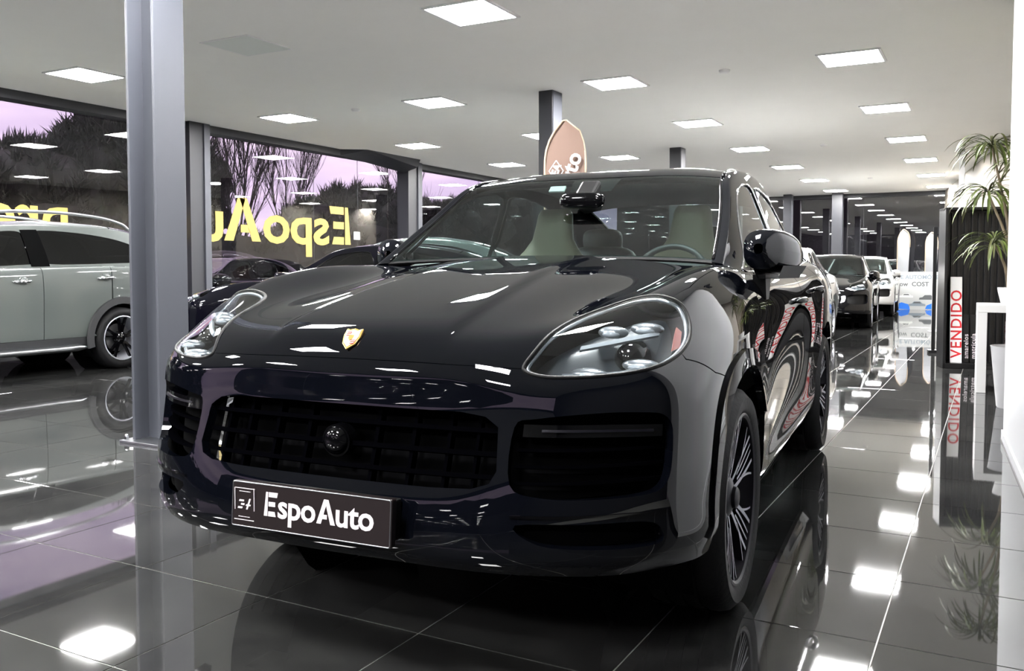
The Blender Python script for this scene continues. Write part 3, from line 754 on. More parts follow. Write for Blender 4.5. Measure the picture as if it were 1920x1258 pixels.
def build_porsche():
    Oc = (-1.696, 2.894, 0); psi = R(4.145)
    root = thing('coupe_crossover', 'glossy black coupe SUV in the foreground with dark number plate', 'car', Oc, psi)
    spec = dict(res=6, hi=True, axles=(.03, 2.90), arch=.442, wheel_r=.377, sill_z=.33, half=.955, pan=(-.55, 3.6, .70), pan_z=.30,
                side_glass='clear_glass', rear_glass='clear_glass', trim_mat='chrome', lamp_depth=.075)
    car_shell(root, F0, S0, G0, 'paint_black', spec)
    lamps(root, F0, spec)
    for sd in (1, -1):
        for y in (.03, 2.90):
            make_wheel(root, .962 if y < 1 else .972, y, .377, .286, .27, dict(STYLE_COUPE, phase=.5 if y < 1 else .9), sd)
    # grille: dark back, slats, uprights, radar dome
    bk = panel(F0, [(5.1, 0), (5.1, 2.3), (4.7, 2.95), (3.4, 2.95), (3.0, 2.6), (3.0, 0)], res=4, name='grille_back', mat='void', parent=root, both=True, off=-.085, rim=0)
    for u in (3.42, 3.95, 4.48):
        panel(F0, strip_uv(u, u + .11, 0, 2.84), res=5, name='grille_slat', mat='grille_black', parent=root, both=True, off=-.022, rim=.03)
    for v in (.55, 1.15, 1.75, 2.3):
        for sd in (1, -1):
            panel(F0, [(3.08, v), (4.96, v), (4.96, v + .06), (3.08, v + .06)], res=5, name='grille_upright', mat='grille_black', parent=root, side=sd, off=-.03, rim=.03)
    c = F0(3.98, 0)
    MB().lathe([(.0, -.018), (.02, -.016), (.036, -.008), (.040, .004), (.046, .004), (.048, .04)], 28, c=(0, c[1] + .005, c[2]), axis='Y').obj('radar_dome', 'gloss_black', root, smooth=50)
    for sd in (1, -1):
        panel(F0, [(5.1, 3.0), (5.12, 6.3), (4.6, 6.65), (3.4, 6.65), (2.9, 6.2), (2.9, 3.0)], res=4, name='intake_back', mat='void', parent=root, side=sd, off=-.08, rim=0)
        panel(F0, strip_uv(4.42, 4.72, 3.25, 6.3), res=6, name='light_strip', mat='gloss_black', parent=root, side=sd, off=-.016, rim=.03)
        panel(F0, strip_uv(4.54, 4.60, 3.6, 6.0), res=6, name='led_line', mat='rim_dark', parent=root, side=sd, off=-.010, rim=.008)
        for u in (3.32, 3.72, 4.1):
            panel(F0, strip_uv(u, u + .08, 3.15, 6.48), res=5, name='intake_slat', mat='grille_black', parent=root, side=sd, off=-.03, rim=.03)
        panel(F0, [(2.3, 3.1), (2.3, 6.3), (1.3, 6.4), (1.3, 3.3)], res=4, name='duct_back', mat='void', parent=root, side=sd, off=-.05, rim=0)
        # black wheel-arch strip between the seam line and the arch
        strip = [(u, 8.55) for u in (1.2, 2.5, 4, 5, 6, 7, 8, 9, 10, 11, 12, 13)]
        panel(F0, [(.9, 8.2)] + strip + [(13, 8.97)] + [(u, 8.97) for u in (12, 11, 10, 9, 8, 7, 6, 5, 4, 3, 2, .9)], res=5, name='arch_trim', mat='paint_black', parent=root, side=sd, off=.010, rim=.016)
        panel(F0, strip_uv(2.42, 2.5, 3.2, 6.4), res=5, name='duct_edge', mat='gloss_black', parent=root, side=sd, off=.004, rim=.01)
        panel(F0, [(2.62, 7.35), (2.62, 7.75), (2.86, 7.7), (2.86, 7.4)], res=8, name='side_marker', mat='red_refl', parent=root, side=-1, off=.003, rim=.004) if sd < 0 else None
        door_mirror(root, sd, 'paint_black', (.965, .70, 1.225) if sd > 0 else (.915, .86, 1.215))
        handle(root, S0, 2.75, 2.35, sd, 'gloss_black'); handle(root, S0, 4.35, 2.0, sd, 'gloss_black')
    # cowl under the windscreen
    panel(G0, [(-.0, 0), (0, 3.0), (.10, 3.0), (.10, 0)], res=6, name='cowl', mat='matt_black', parent=root, both=True, off=-.004, rim=.01)
    # bonnet crest
    u, v = 8.02, 0.0
    p = Vector(F0(u, v)); n = Vector(F0.normal(u, v)); ax = Vector((1, 0, 0)); ay = n.cross(ax).normalized()
    if ay.z < 0: ay = -ay
    o = p + n * .001
    shield = [(-.028, .034), (-.014, .031), (0, .036), (.014, .031), (.028, .034), (.029, .005), (.022, -.02), (0, -.04), (-.022, -.02), (-.029, .005)]
    cr = MB().prism(shield, .005, (o, ax, ay, n)).obj('crest', 'gold', root, bevel=.001)
    MB().prism([(x * .82, y * .82) for x, y in shield], .0015, (o + n * .005, ax, ay, n)).obj('crest_field', 'cream_enamel', cr)
    for sx, sy in ((-1, 1), (1, -1)):
        for k in range(3):
            q = [(sx * .004, sy * .008 + sy * k * .006 - .002), (sx * .020, sy * .008 + sy * k * .006 - .002), (sx * .019, sy * .008 + sy * k * .006 + .001), (sx * .004, sy * .008 + sy * k * .006 + .001)]
            MB().prism(q, .0008, (o + n * .0065, ax, ay, n)).obj('crest_bar', 'dark_red', cr)
    MB().prism([(-.008, .009), (.008, .009), (.008, -.002), (0, -.011), (-.008, -.002)], .0014, (o + n * .0065, ax, ay, n)).obj('crest_centre', 'gold', cr)
    # number plate
    pz, py = .497, -1.062; tilt = R(4)
    ax, ay, az = Vector((1, 0, 0)), Vector((0, math.sin(tilt), math.cos(tilt))), Vector((0, -math.cos(tilt), math.sin(tilt)))
    o = Vector((0, py, pz))
    def rect(w, h, r=.006, n=4):
        out = []
        for cx_, cy_, a0 in ((w - r, h - r, 0), (-w + r, h - r, 90), (-w + r, -h + r, 180), (w - r, -h + r, 270)):
            out += [(cx_ + r * math.cos(R(a0 + 90 * k / n)), cy_ + r * math.sin(R(a0 + 90 * k / n))) for k in range(n + 1)]
        return out
    pl = MB().prism(rect(.265, .064), .022, (o, ax, ay, az)).obj('number_plate', 'plate', root, bevel=.002)
    pl['label'] = 'dark number plate with white lettering'
    f2 = o + az * .022
    MB().tube([f2 + ax * x * .985 + ay * y * .96 for x, y in rect(.265, .064)], .0016, 6, closed=True).obj('plate_rim', 'steel', pl, smooth=180)
    letters_logo(pl, (f2 + ax * -.150 + ay * -.024, ax * 1.02, ay, az), .066, 'white_print', .0012)
    # framed monogram left of the word
    mono = []
    q0 = -.218
    sq = [(q0 - .034, .044), (q0 + .034, .044), (q0 + .034, -.044), (q0 - .034, -.044)]
    fr = MB()
    for (a, b), (c, d) in zip(sq, sq[1:] + sq[:1]):
        fr.box((f2 + ax * ((a + c) / 2) + ay * ((b + d) / 2) + az * .0006), (abs(c - a) + .002, .0012, abs(d - b) + .002))
    fr.obj('monogram_frame', 'white_print', pl)
    mg = MB()
    for poly in ([(-.018, .012), (-.002, .012), (-.003, .007), (-.020, .007)], [(-.012, .002), (.000, .002), (-.001, -.003), (-.013, -.003)], [(-.022, -.008), (-.006, -.008), (-.008, -.013), (-.024, -.013)],
                 [(.006, -.014), (.011, -.014), (.022, .016), (.016, .016)], [(.006, .000), (.022, .000), (.021, -.004), (.004, -.004)], [(-.020, .036), (.020, .036), (.020, .0345), (-.020, .0345)], [(-.020, -.0345), (.020, -.0345), (.020, -.036), (-.020, -.036)]):
        mg.prism(poly, .0012, (f2 + ax * q0, ax, ay, az))
    mg.obj('monogram', 'white_print', pl)
    MB().prism(rect(.25, .055), .05, (o + az * -.05, ax, ay, az)).obj('plate_holder', 'matt_black', root, bevel=.004)
    # cabin interior
    seat(root, -.37, 1.42, 'seat'); seat(root, .41, 1.42, 'seat')
    for x in (-.36, .36):
        MB().ell((x, 2.42, 1.18), (.24, .10, .12), 16, 10, power=.6).obj('rear_seat_back', 'seat_dark', root, smooth=180)
        MB().ell((x, 2.46, 1.34), (.13, .06, .075), 16, 10, power=.6).obj('rear_head_rest', 'seat_dark', root, smooth=180)
    d = MB(); P = []
    for y, z in ((.66, 1.15), (.80, 1.19), (1.0, 1.20), (1.12, 1.16), (1.16, 1.02), (1.16, .7)):
        P.append([(x, y + .04 * (1 - (x / .78) ** 2), z + .012 * math.cos(x * 5)) for x in np.linspace(-.78, .78, 15)])
    d.grid(P).obj('dashboard', 'dash', root, smooth=60)
    st = MB(); cx_, cy_, cz_ = .40, 1.22, 1.10; tl = R(25)
    st.tube([(cx_ + .185 * math.cos(t), cy_ + .185 * math.sin(t) * math.sin(tl), cz_ + .185 * math.sin(t) * math.cos(tl)) for t in np.linspace(0, 2 * math.pi, 33)[:-1]], .015, 8, closed=True)
    w_ = st.obj('steering_wheel', 'seat_dark', root, smooth=180)
    MB().ell((cx_, cy_ + .01, cz_), (.075, .03, .065), 14, 8).obj('steering_hub', 'seat_dark', w_, smooth=180)
    im = MB().ell((0.02, 1.02, 1.485), (.115, .022, .038), 18, 10, power=.6).obj('inner_mirror', 'gloss_black', root, smooth=180)
    MB().box((0.02, 1.10, 1.53), (.10, .16, .05), rot=Matrix.Rotation(R(35), 3, 'X')).obj('mirror_housing', 'matt_black', im, bevel=.015)
    panel(G0, [(2.35, .0), (2.35, .42), (2.96, .5), (2.96, 0)], res=6, name='sensor_patch', mat='matt_black', parent=root, both=True, off=-.007, rim=.002)
    p = G0(2.55, .75) * np.array([-1, 1, 1])
    MB().box(p - np.array([0, -.012, .008]), (.085, .012, .045), rot=Matrix.Rotation(R(-50), 3, 'X')).obj('toll_tag', 'white', root, bevel=.003)
    hl = MB().box((0, 2.2, .62), (1.5, 3.0, .10)).obj('cabin_floor', 'void', root)
    panel(G0, [(2.98, 0), (2.98, 2.95), (6.4, 2.95), (6.4, 0)], res=4, name='headliner', mat='seat_dark', parent=root, both=True, off=-.04, rim=0)
    MB().box((0, 0.2, .62), (1.0, 1.0, .5)).obj('engine_block', 'void', root)
    # roof strip, door seals
    for sd in (1, -1):
        P = G0(np.linspace(.1, 2.95, 14), np.full(14, 2.93)) * np.array([sd, 1, 1])
        MB().tube([tuple(p) for p in P], .007, 6).obj('screen_seal', 'chrome' if False else 'gloss_black', root, smooth=180)
        P = G0(np.linspace(3.0, 7.0, 16), np.full(16, 2.99)) * np.array([sd, 1, 1])
        MB().tube([tuple(p + np.array([0, 0, .003])) for p in P], .008, 6).obj('roof_strip', 'gloss_black', root, smooth=180)
    return root

build_porsche()
# ------------------------------------------------------------------ showroom shell
H = 3.47; GX = -11.4; FY = 29.4; BY = -7.0
MAT['ceiling'] = pm('ceiling_plaster', srgb(232, 232, 228), 0.9, noise=(3, .02))
MAT['wall_white'] = pm('white_wall', srgb(176, 177, 180), 0.6)
MAT['wall_beige'] = pm('beige_wall', srgb(138, 131, 121), 0.7)
MAT['grout'] = pm('grout', srgb(140, 140, 136), 0.6)
MAT['steel_grey'] = pm('grey_painted_steel', srgb(62, 64, 71), 0.45, noise=(6, .05))
MAT['steel_dark'] = pm('dark_grey_frame', srgb(34, 35, 40), 0.45)
MAT['anthracite'] = pm('anthracite_frame', srgb(20, 21, 24), 0.45)
MAT['window'] = glassmat('showroom_glazing', (0.80, 0.82, 0.83, 1), 1.48)
MAT['window_end'] = glassmat('end_glazing', (0.70, 0.72, 0.74, 1), 1.75)
MAT['panel_frame'] = pm('lamp_frame', srgb(225, 225, 225), 0.5)
MAT['led'] = pm('led_diffuser', (1, 1, 1, 1), 0.4, emit=((1.0, 0.995, 0.985, 1), PANEL_EMIT))
MAT['hatch'] = pm('hatch_board', srgb(214, 219, 215), 0.8)
MAT['yellow_vinyl'] = pm('yellow_vinyl', srgb(226, 205, 92), 0.55, emit=None)

def floor_tile_mat():
    m, nt, b = newmat('polished_grey_tile')
    tc = nt.nodes.new('ShaderNodeTexCoord'); oi = nt.nodes.new('ShaderNodeObjectInfo')
    geo = nt.nodes.new('ShaderNodeNewGeometry')
    n1 = nt.nodes.new('ShaderNodeTexNoise'); n1.inputs['Scale'].default_value = 1.8; n1.inputs['Detail'].default_value = 9; n1.inputs['Roughness'].default_value = .65
    n2 = nt.nodes.new('ShaderNodeTexNoise'); n2.inputs['Scale'].default_value = 26; n2.inputs['Detail'].default_value = 4
    nt.links.new(geo.outputs['Position'], n1.inputs['Vector']); nt.links.new(geo.outputs['Position'], n2.inputs['Vector'])
    add = nt.nodes.new('ShaderNodeMath'); add.operation = 'MULTIPLY_ADD'; add.inputs[1].default_value = .75
    mul = nt.nodes.new('ShaderNodeMath'); mul.operation = 'MULTIPLY'; mul.inputs[1].default_value = .25
    nt.links.new(n2.outputs['Fac'], mul.inputs[0]); nt.links.new(n1.outputs['Fac'], add.inputs[0]); nt.links.new(mul.outputs[0], add.inputs[2])
    rp = nt.nodes.new('ShaderNodeValToRGB')
    rp.color_ramp.elements[0].position = .35; rp.color_ramp.elements[0].color = srgb(27, 27, 28)
    rp.color_ramp.elements[1].position = .68; rp.color_ramp.elements[1].color = srgb(50, 50, 49)
    nt.links.new(add.outputs[0], rp.inputs['Fac']); nt.links.new(rp.outputs['Color'], b.inputs['Base Color'])
    rr = nt.nodes.new('ShaderNodeMapRange'); rr.inputs[3].default_value = .012; rr.inputs[4].default_value = .045
    nt.links.new(n1.outputs['Fac'], rr.inputs[0]); nt.links.new(rr.outputs[0], b.inputs['Roughness'])
    b.inputs['IOR'].default_value = 1.65
    return m
MAT['tile'] = floor_tile_mat()

def structure(o):
    o['kind'] = 'structure'; return o

# floor: grout slab with laid tiles
PX, PY, OX, OY = .645, .621, -.295, 2.905
floor = structure(MB().box((-5.3, (FY + BY) / 2, -.0525), (13.6, FY - BY + .4, .1)).obj('floor', 'grout'))
tm = MB(); b_ = .001; w_, l_ = PX - .005, PY - .005
tm.add([(-w_ / 2, -l_ / 2, -.012), (w_ / 2, -l_ / 2, -.012), (w_ / 2, l_ / 2, -.012), (-w_ / 2, l_ / 2, -.012),
        (-w_ / 2, -l_ / 2, -.0006), (w_ / 2, -l_ / 2, -.0006), (w_ / 2, l_ / 2, -.0006), (-w_ / 2, l_ / 2, -.0006),
        (-w_ / 2 + b_, -l_ / 2 + b_, 0), (w_ / 2 - b_, -l_ / 2 + b_, 0), (w_ / 2 - b_, l_ / 2 - b_, 0), (-w_ / 2 + b_, l_ / 2 - b_, 0)],
       [(0, 1, 5, 4), (1, 2, 6, 5), (2, 3, 7, 6), (3, 0, 4, 7), (4, 5, 9, 8), (5, 6, 10, 9), (6, 7, 11, 10), (7, 4, 8, 11), (8, 9, 10, 11)])
tile_me = bpy.data.meshes.new('tile'); tile_me.from_pydata(tm.v, [], tm.f); tile_me.update(); tile_me.materials.append(MAT['tile'])
fwd = Vector((-math.sin(R(28.6)), math.cos(R(28.6)))); rgt = Vector((fwd.y, -fwd.x))
cells = []
for i in range(-18, 4):
    for j in range(-16, 44):
        x, y = OX + PX * (i + .5), OY + PY * (j + .5)
        if not (-11.9 < x < 1.3 and BY < y < FY): continue
        d = fwd.x * x + fwd.y * y; s_ = rgt.x * x + rgt.y * y
        vis = d > 1.6 and abs(s_) < d * .62 + .4
        cells.append((0 if vis else 1, d if vis else 0, x, y))
cells.sort()
rest = MB()
for k, (nv, d, x, y) in enumerate(cells):
    if k < 300 and nv == 0:
        o = bpy.data.objects.new('tile', tile_me); COL.objects.link(o); o.parent = floor; o.location = (x, y, 0)
    else:
        rest.add([(a + x, b + y, c) for a, b, c in tm.v], tm.f)
ro = rest.obj('tile_field', 'tile', floor); ro['kind'] = 'stuff'

# ceiling with a lower dark header along the glass
structure(MB().box((-5.3, (FY + BY) / 2, H + .06), (13.6, FY - BY + .4, .12)).obj('ceiling', 'ceiling'))

# LED panels
ROWS = [(-9.58, 'in the row along the left windows'), (-6.9, 'in the second row from the left windows'), (-4.2, 'in the third row from the left windows'), (-1.43, 'in the row nearest the right wall')]
ORD = ['first', 'second', 'third', 'fourth', 'fifth', 'sixth', 'seventh', 'eighth', 'ninth', 'tenth']
led_me = None
for X, where in ROWS:
    n_ = 0
    for i in range(-2, 8):
        Y = 6.93 + 3.47 * (i - 1)
        if X == -6.9 and i == 1: continue           # a hatch sits there instead
        if Y > FY - .5: continue
        vis = Y > 3
        t = thing('ceiling_light', 'LED ceiling panel ' + where + ', ' + (ORD[n_] + ' ahead' if vis else ORD[i + 2] + ' behind the viewer'), 'ceiling light', (X, Y, H), 0, 'square LED panels in the ceiling')
        if vis: n_ += 1
        if led_me is None:
            fm = MB()
            for a, b, c, d in ((0, .315, .63, .03), (0, -.315, .63, .03), (.315, 0, .03, .66), (-.315, 0, .03, .66)): fm.box((a, b, -.008), (c, d, .016))
            f_ = fm.obj('light_frame', 'panel_frame', t); d_ = MB().box((0, 0, -.006), (.60, .60, .008)).obj('diffuser', 'led', t)
            led_me = (f_.data, d_.data)
        else:
            link('light_frame', led_me[0], None, t); link('diffuser', led_me[1], None, t)

# ceiling hatch, vents, detectors
h_ = thing('ceiling_hatch', 'square grey access hatch in the ceiling right of the steel pillar', 'hatch', (-6.87, 6.85, H))
MB().box((0, 0, -.003), (.62, .62, .006)).obj('hatch_board', 'hatch', h_)
for a, b, c, d in ((0, .32, .66, .02), (0, -.32, .66, .02), (.32, 0, .02, .62), (-.32, 0, .02, .62)): MB().box((a, b, -.004), (c, d, .008)).obj('hatch_rail', 'panel_frame', h_)
for k, (x, y, lb) in enumerate(((-4.18, 20.75, 'flush square ceiling vent above the black saloon, nearer one'), (-4.2, 24.3, 'flush square ceiling vent above the black saloon, farther one'))):
    v_ = thing('ceiling_vent', lb, 'vent', (x, y, H), 0, 'flush ceiling vents')
    MB().box((0, 0, -.002), (.60, .60, .004)).obj('vent_plate', 'ceiling', v_)
    for a, b, c, d in ((0, .32, .68, .03), (0, -.32, .68, .03), (.32, 0, .03, .68), (-.32, 0, .03, .68)): MB().box((a, b, -.006), (c, d, .012)).obj('vent_slot', 'hatch', v_)
for x, y, lb in ((-2.82, 10.35, 'white smoke detector on the ceiling above the suv bonnet side'), (-8.2, 10.3, 'white smoke detector on the ceiling between two panels near the left windows'),
                 (-2.85, 17.4, 'white smoke detector farther back between the two right rows of panels'), (-2.84, 24.3, 'white smoke detector farthest back near the end glass')):
    s_ = thing('smoke_detector', lb, 'smoke detector', (x, y, H), 0, 'ceiling smoke detectors')
    MB().lathe([(.065, 0), (.065, -.014), (.055, -.03), (.03, -.036), (0, -.036)], 20).obj('detector_body', 'panel_frame', s_, smooth=50)
    MB().lathe([(.050, -.020), (.052, -.027), (.047, -.029)], 20).obj('detector_slot', 'anthracite', s_, smooth=50)

# ------------------------------------------------------------------ left glass front
def glass_wall(n, A, B, z1, joints, tag_, mat='window'):
    """panes between the joints from A to B, from the floor to z1, each pane a real sheet; n is the window number"""
    A, B = Vector(A), Vector(B); d = (B - A); L = d.length; d.normalize(); nn = Vector((-d.y, d.x, 0))
    w = bpy.data.objects.new('window_%d' % n, None); COL.objects.link(w); w['kind'] = 'structure'; w['label'] = tag_
    ts = [0] + joints + [L]
    for a, b in zip(ts, ts[1:]):
        P = [A + d * (a + .004), A + d * (b - .004)]
        m = MB().add([P[0] + Vector((0, 0, .03)), P[1] + Vector((0, 0, .03)), P[1] + Vector((0, 0, z1)), P[0] + Vector((0, 0, z1))], [(0, 1, 2, 3)])
        m.obj('pane', mat, w)
    for j in joints:
        p = A + d * j
        MB().cyl((p.x, p.y, .03), (p.x, p.y, z1), .005, n=6).obj('pane_joint', 'steel_dark', w)
    ang = math.atan2(d.y, d.x)
    c = (A + B) / 2
    MB().box((0, 0, 0), (L, .06, .06), rot=Matrix.Rotation(ang, 3, 'Z')).obj('bottom_rail', 'anthracite', w, loc=(c.x, c.y, .03))
    return w

ZG = H - .12
glass_wall(1, (GX, BY, 0), (GX, 9.85, 0), ZG, [5.6, 11.2], 'tall glazing left of the steel pillar with trees outside')
glass_wall(2, (GX, 10.25, 0), (GX, 15.75, 0), ZG, [2.78, 4.1], 'tall glazing with mirrored yellow lettering')
glass_wall(3, (GX, 16.25, 0), (GX, 22.2, 0), ZG, [2.9], 'tall glazing beyond the second window post')
glass_wall(4, (GX, 22.6, 0), (GX, FY, 0), ZG, [3.2], 'tall glazing in the far left corner')
glass_wall(5, (GX, FY, 0), (-1.0, FY, 0), ZG, [2.6, 5.2, 7.8], 'dark end glazing that mirrors the ceiling lights', 'window_end')
structure(MB().box((GX + .06, (BY + FY) / 2, H - .06), (.26, FY - BY, .12)).obj('trim_1', 'steel_dark'))
structure(MB().box(((GX - 1.0) / 2, FY - .04, H - .06), (-1.0 - GX, .16, .12)).obj('trim_2', 'steel_dark'))
structure(MB().add([(GX + .19, 13.6, H), (GX + .19, 15.7, H), (GX + .19, 15.7, H - .26), (GX + .19, 13.6, H - .12), (GX + .62, 13.9, H), (GX + .62, 15.7, H), (GX + .55, 15.7, H - .16), (GX + .5, 14.2, H - .05)],
                   [(3, 2, 1, 0), (0, 1, 5, 4), (3, 0, 4, 7), (2, 3, 7, 6), (1, 2, 6, 5), (4, 5, 6, 7)]).obj('trim_3', 'steel_dark'))
for k, (y, w) in enumerate(((10.05, .40), (16.0, .50), (22.4, .40))):
    c = structure(MB().box((GX + .12, y, H / 2), (.30, w, H)).obj('trim_%d' % (4 + k), 'steel_dark', bevel=.006))
    MB().box((GX + .285, y + w * .32, H / 2), (.03, w * .3, H - .02)).obj('post_flange', 'steel_grey', c)

# ------------------------------------------------------------------ free-standing steel columns
def h_column(name, label, x, y, w, d, rz, base=True, mat='steel_grey'):
    t = thing(name, label, 'column', (x, y, 0), rz, 'steel columns')
    tf = .022
    MB().box((0, -d / 2 + tf / 2, H / 2), (w, tf, H)).obj('flange', mat, t, bevel=.003)
    MB().box((0, d / 2 - tf / 2, H / 2), (w, tf, H)).obj('flange', mat, t, bevel=.003)
    MB().box((0, 0, H / 2), (.016, d - 2 * tf, H)).obj('web', mat, t)
    if base:
        p = MB().box((0, 0, .009), (w + .12, d + .12, .018)).obj('base_plate', 'steel', t, bevel=.003)
        for a in (-1, 1):
            for b in (-1, 1):
                m = MB().cyl((a * (w / 2 + .025), b * (d / 2 + .03), .018), (a * (w / 2 + .025), b * (d / 2 + .03), .04), .016, n=6)
                m.ell((a * (w / 2 + .025), b * (d / 2 + .03), .044), (.013, .013, .012), 10, 6)
                m.obj('anchor_bolt', 'chrome', p, smooth=40)
    return t
h_column('steel_pillar', 'grey steel H-section pillar standing left of the black suv', -4.90, 4.06, .245, .27, R(90))
def box_column(label, x, y, w, d):
    t = thing('steel_column', label, 'column', (x, y, 0), 0, 'steel columns')
    MB().box((0, 0, H / 2), (w, d, H)).obj('column_shaft', 'steel_dark', t, bevel=.004)
    MB().box((w / 2 + .004, 0, H / 2), (.012, d - .02, H - .01)).obj('column_face', 'steel_grey', t)
    MB().box((0, 0, .01), (w + .1, d + .1, .02)).obj('base_plate', 'steel_dark', t)
box_column('dark square steel column rising behind the suv roof beside the brown flag', -5.18, 10.55, .20, .28)
box_column('short dark column section behind the suv roof, right of the flag', -5.42, 16.6, .22, .28)
box_column('thin dark column near the end glass above the silver car', -5.8, 22.6, .22, .28)
box_column('dark column standing against the end glass behind the cars', -5.75, 28.7, .24, .3)
box_column('dark column in front of the end glass above the black saloon', -4.3, 28.9, .30, .3)

# ------------------------------------------------------------------ right side
# white wall that leads back to the camera on the right, with a dark foot rail
pa, pb, pc, pd = Vector((.075, 6.80, 0)), Vector((.16, 5.32, 0)), Vector((.24, 4.0, 0)), Vector((.32, 2.7, 0))
wr_ = MB(); z0 = .07
for z in (z0, H):
    wr_.v += [(p.x, p.y, z) for p in (pa, pb, pc, pd)] + [(1.4, 2.7, z), (1.4, 6.80, z)]
wr_.f += [(0, 1, 7, 6), (1, 2, 8, 7), (2, 3, 9, 8), (5, 0, 6, 11), (3, 4, 10, 9), (4, 5, 11, 10), (5, 4, 3, 2, 1, 0), (6, 7, 8, 9, 10, 11)]
structure(wr_.obj('wall_right', 'wall_white'))
bb = MB(); off = .012
bb.v = [(p.x - off, p.y, z) for z in (0.0, z0) for p in (pa, pb, pc, pd)] + [(p.x + .05, p.y, z) for z in (0, z0) for p in (pa, pb, pc, pd)]
bb.f = [(0, 1, 5, 4), (1, 2, 6, 5), (2, 3, 7, 6), (8, 0, 4, 12), (4, 5, 13, 12), (5, 6, 14, 13), (6, 7, 15, 14)]
structure(bb.obj('baseboard_right', 'wall_white'))
structure(MB().add([(.06, 6.82, 0), (.062, 6.78, 0), (.147, 5.32, 0), (.31, 2.7, 0), (.06, 6.82, .014), (.062, 6.78, .014), (.147, 5.32, .014), (.31, 2.7, .014)], [(0, 1, 5, 4), (1, 2, 6, 5), (2, 3, 7, 6)]).obj('trim_8', 'anthracite'))
structure(MB().box((1.05, 11.0, H / 2), (.1, 8.6, H)).obj('wall_side', 'wall_beige'))
m = MB(); a0, a1 = (-1.35, FY), (.55, 14.8)
m.add([(a0[0], a0[1], 0), (a1[0], a1[1], 0), (a1[0], a1[1], H), (a0[0], a0[1], H), (1.3, FY, 0), (1.3, 14.8, 0), (1.3, 14.8, H), (1.3, FY, H)], [(0, 1, 2, 3), (1, 5, 6, 2), (4, 0, 3, 7), (5, 4, 7, 6), (3, 2, 6, 7)])
structure(m.obj('wall_far_right', 'wall_beige'))
structure(MB().box((-.60, 19.4, H / 2), (.10, .22, H)).obj('trim_9', 'white'))
glass_wall(6, (1.3, BY, 0), (GX, BY, 0), ZG, [3.2, 6.4, 9.6], 'dark glazing behind the viewer')
structure(MB().box((-5.05, BY, H - .06), (12.7, .16, .12)).obj('trim_7', 'steel_dark'))
MAT['dark_panel'] = pm('dark_wall_cladding', srgb(16, 16, 18), .7)
structure(MB().box((1.36, (BY + 2.7) / 2, H / 2), (.1, 2.7 - BY, H)).obj('wall_unseen_dark', 'dark_panel'))  # unseen wall, made dark so the bumper has nothing bright to reflect
for x in (-.05,):
    br = thing('wall_bracket', 'small dark bracket under the ceiling at the top right edge', 'bracket', (.16, 8.6, 0))
    MB().box((0, 0, H - .03), (.10, .9, .06)).obj('bracket_body', 'anthracite', br)
    MB().box((.10, .2, H - .12), (.04, .5, .24)).obj('bracket_plate', 'anthracite', br)
# ------------------------------------------------------------------ the other cars
def paint(name, col, metal=.0, rough=.5):
    MAT[name] = pm(name, col, rough, metal, .5 if metal else 0, coat=1.0, coat_rough=.02); return name
paint('paint_silver', srgb(170, 170, 170), .35); paint('paint_jet', srgb(5, 5, 8)); paint('paint_snow', srgb(176, 176, 175), 0)
paint('paint_slate', srgb(70, 76, 76), .4); paint('paint_sage', srgb(70, 76, 74), .2); paint('paint_navy', srgb(8, 8, 16)); paint('paint_pewter', srgb(96, 98, 102), .5)
paint('paint_bottle', srgb(70, 84, 80), .4)
MAT['cladding'] = pm('grey_cladding', srgb(34, 35, 37), .6)

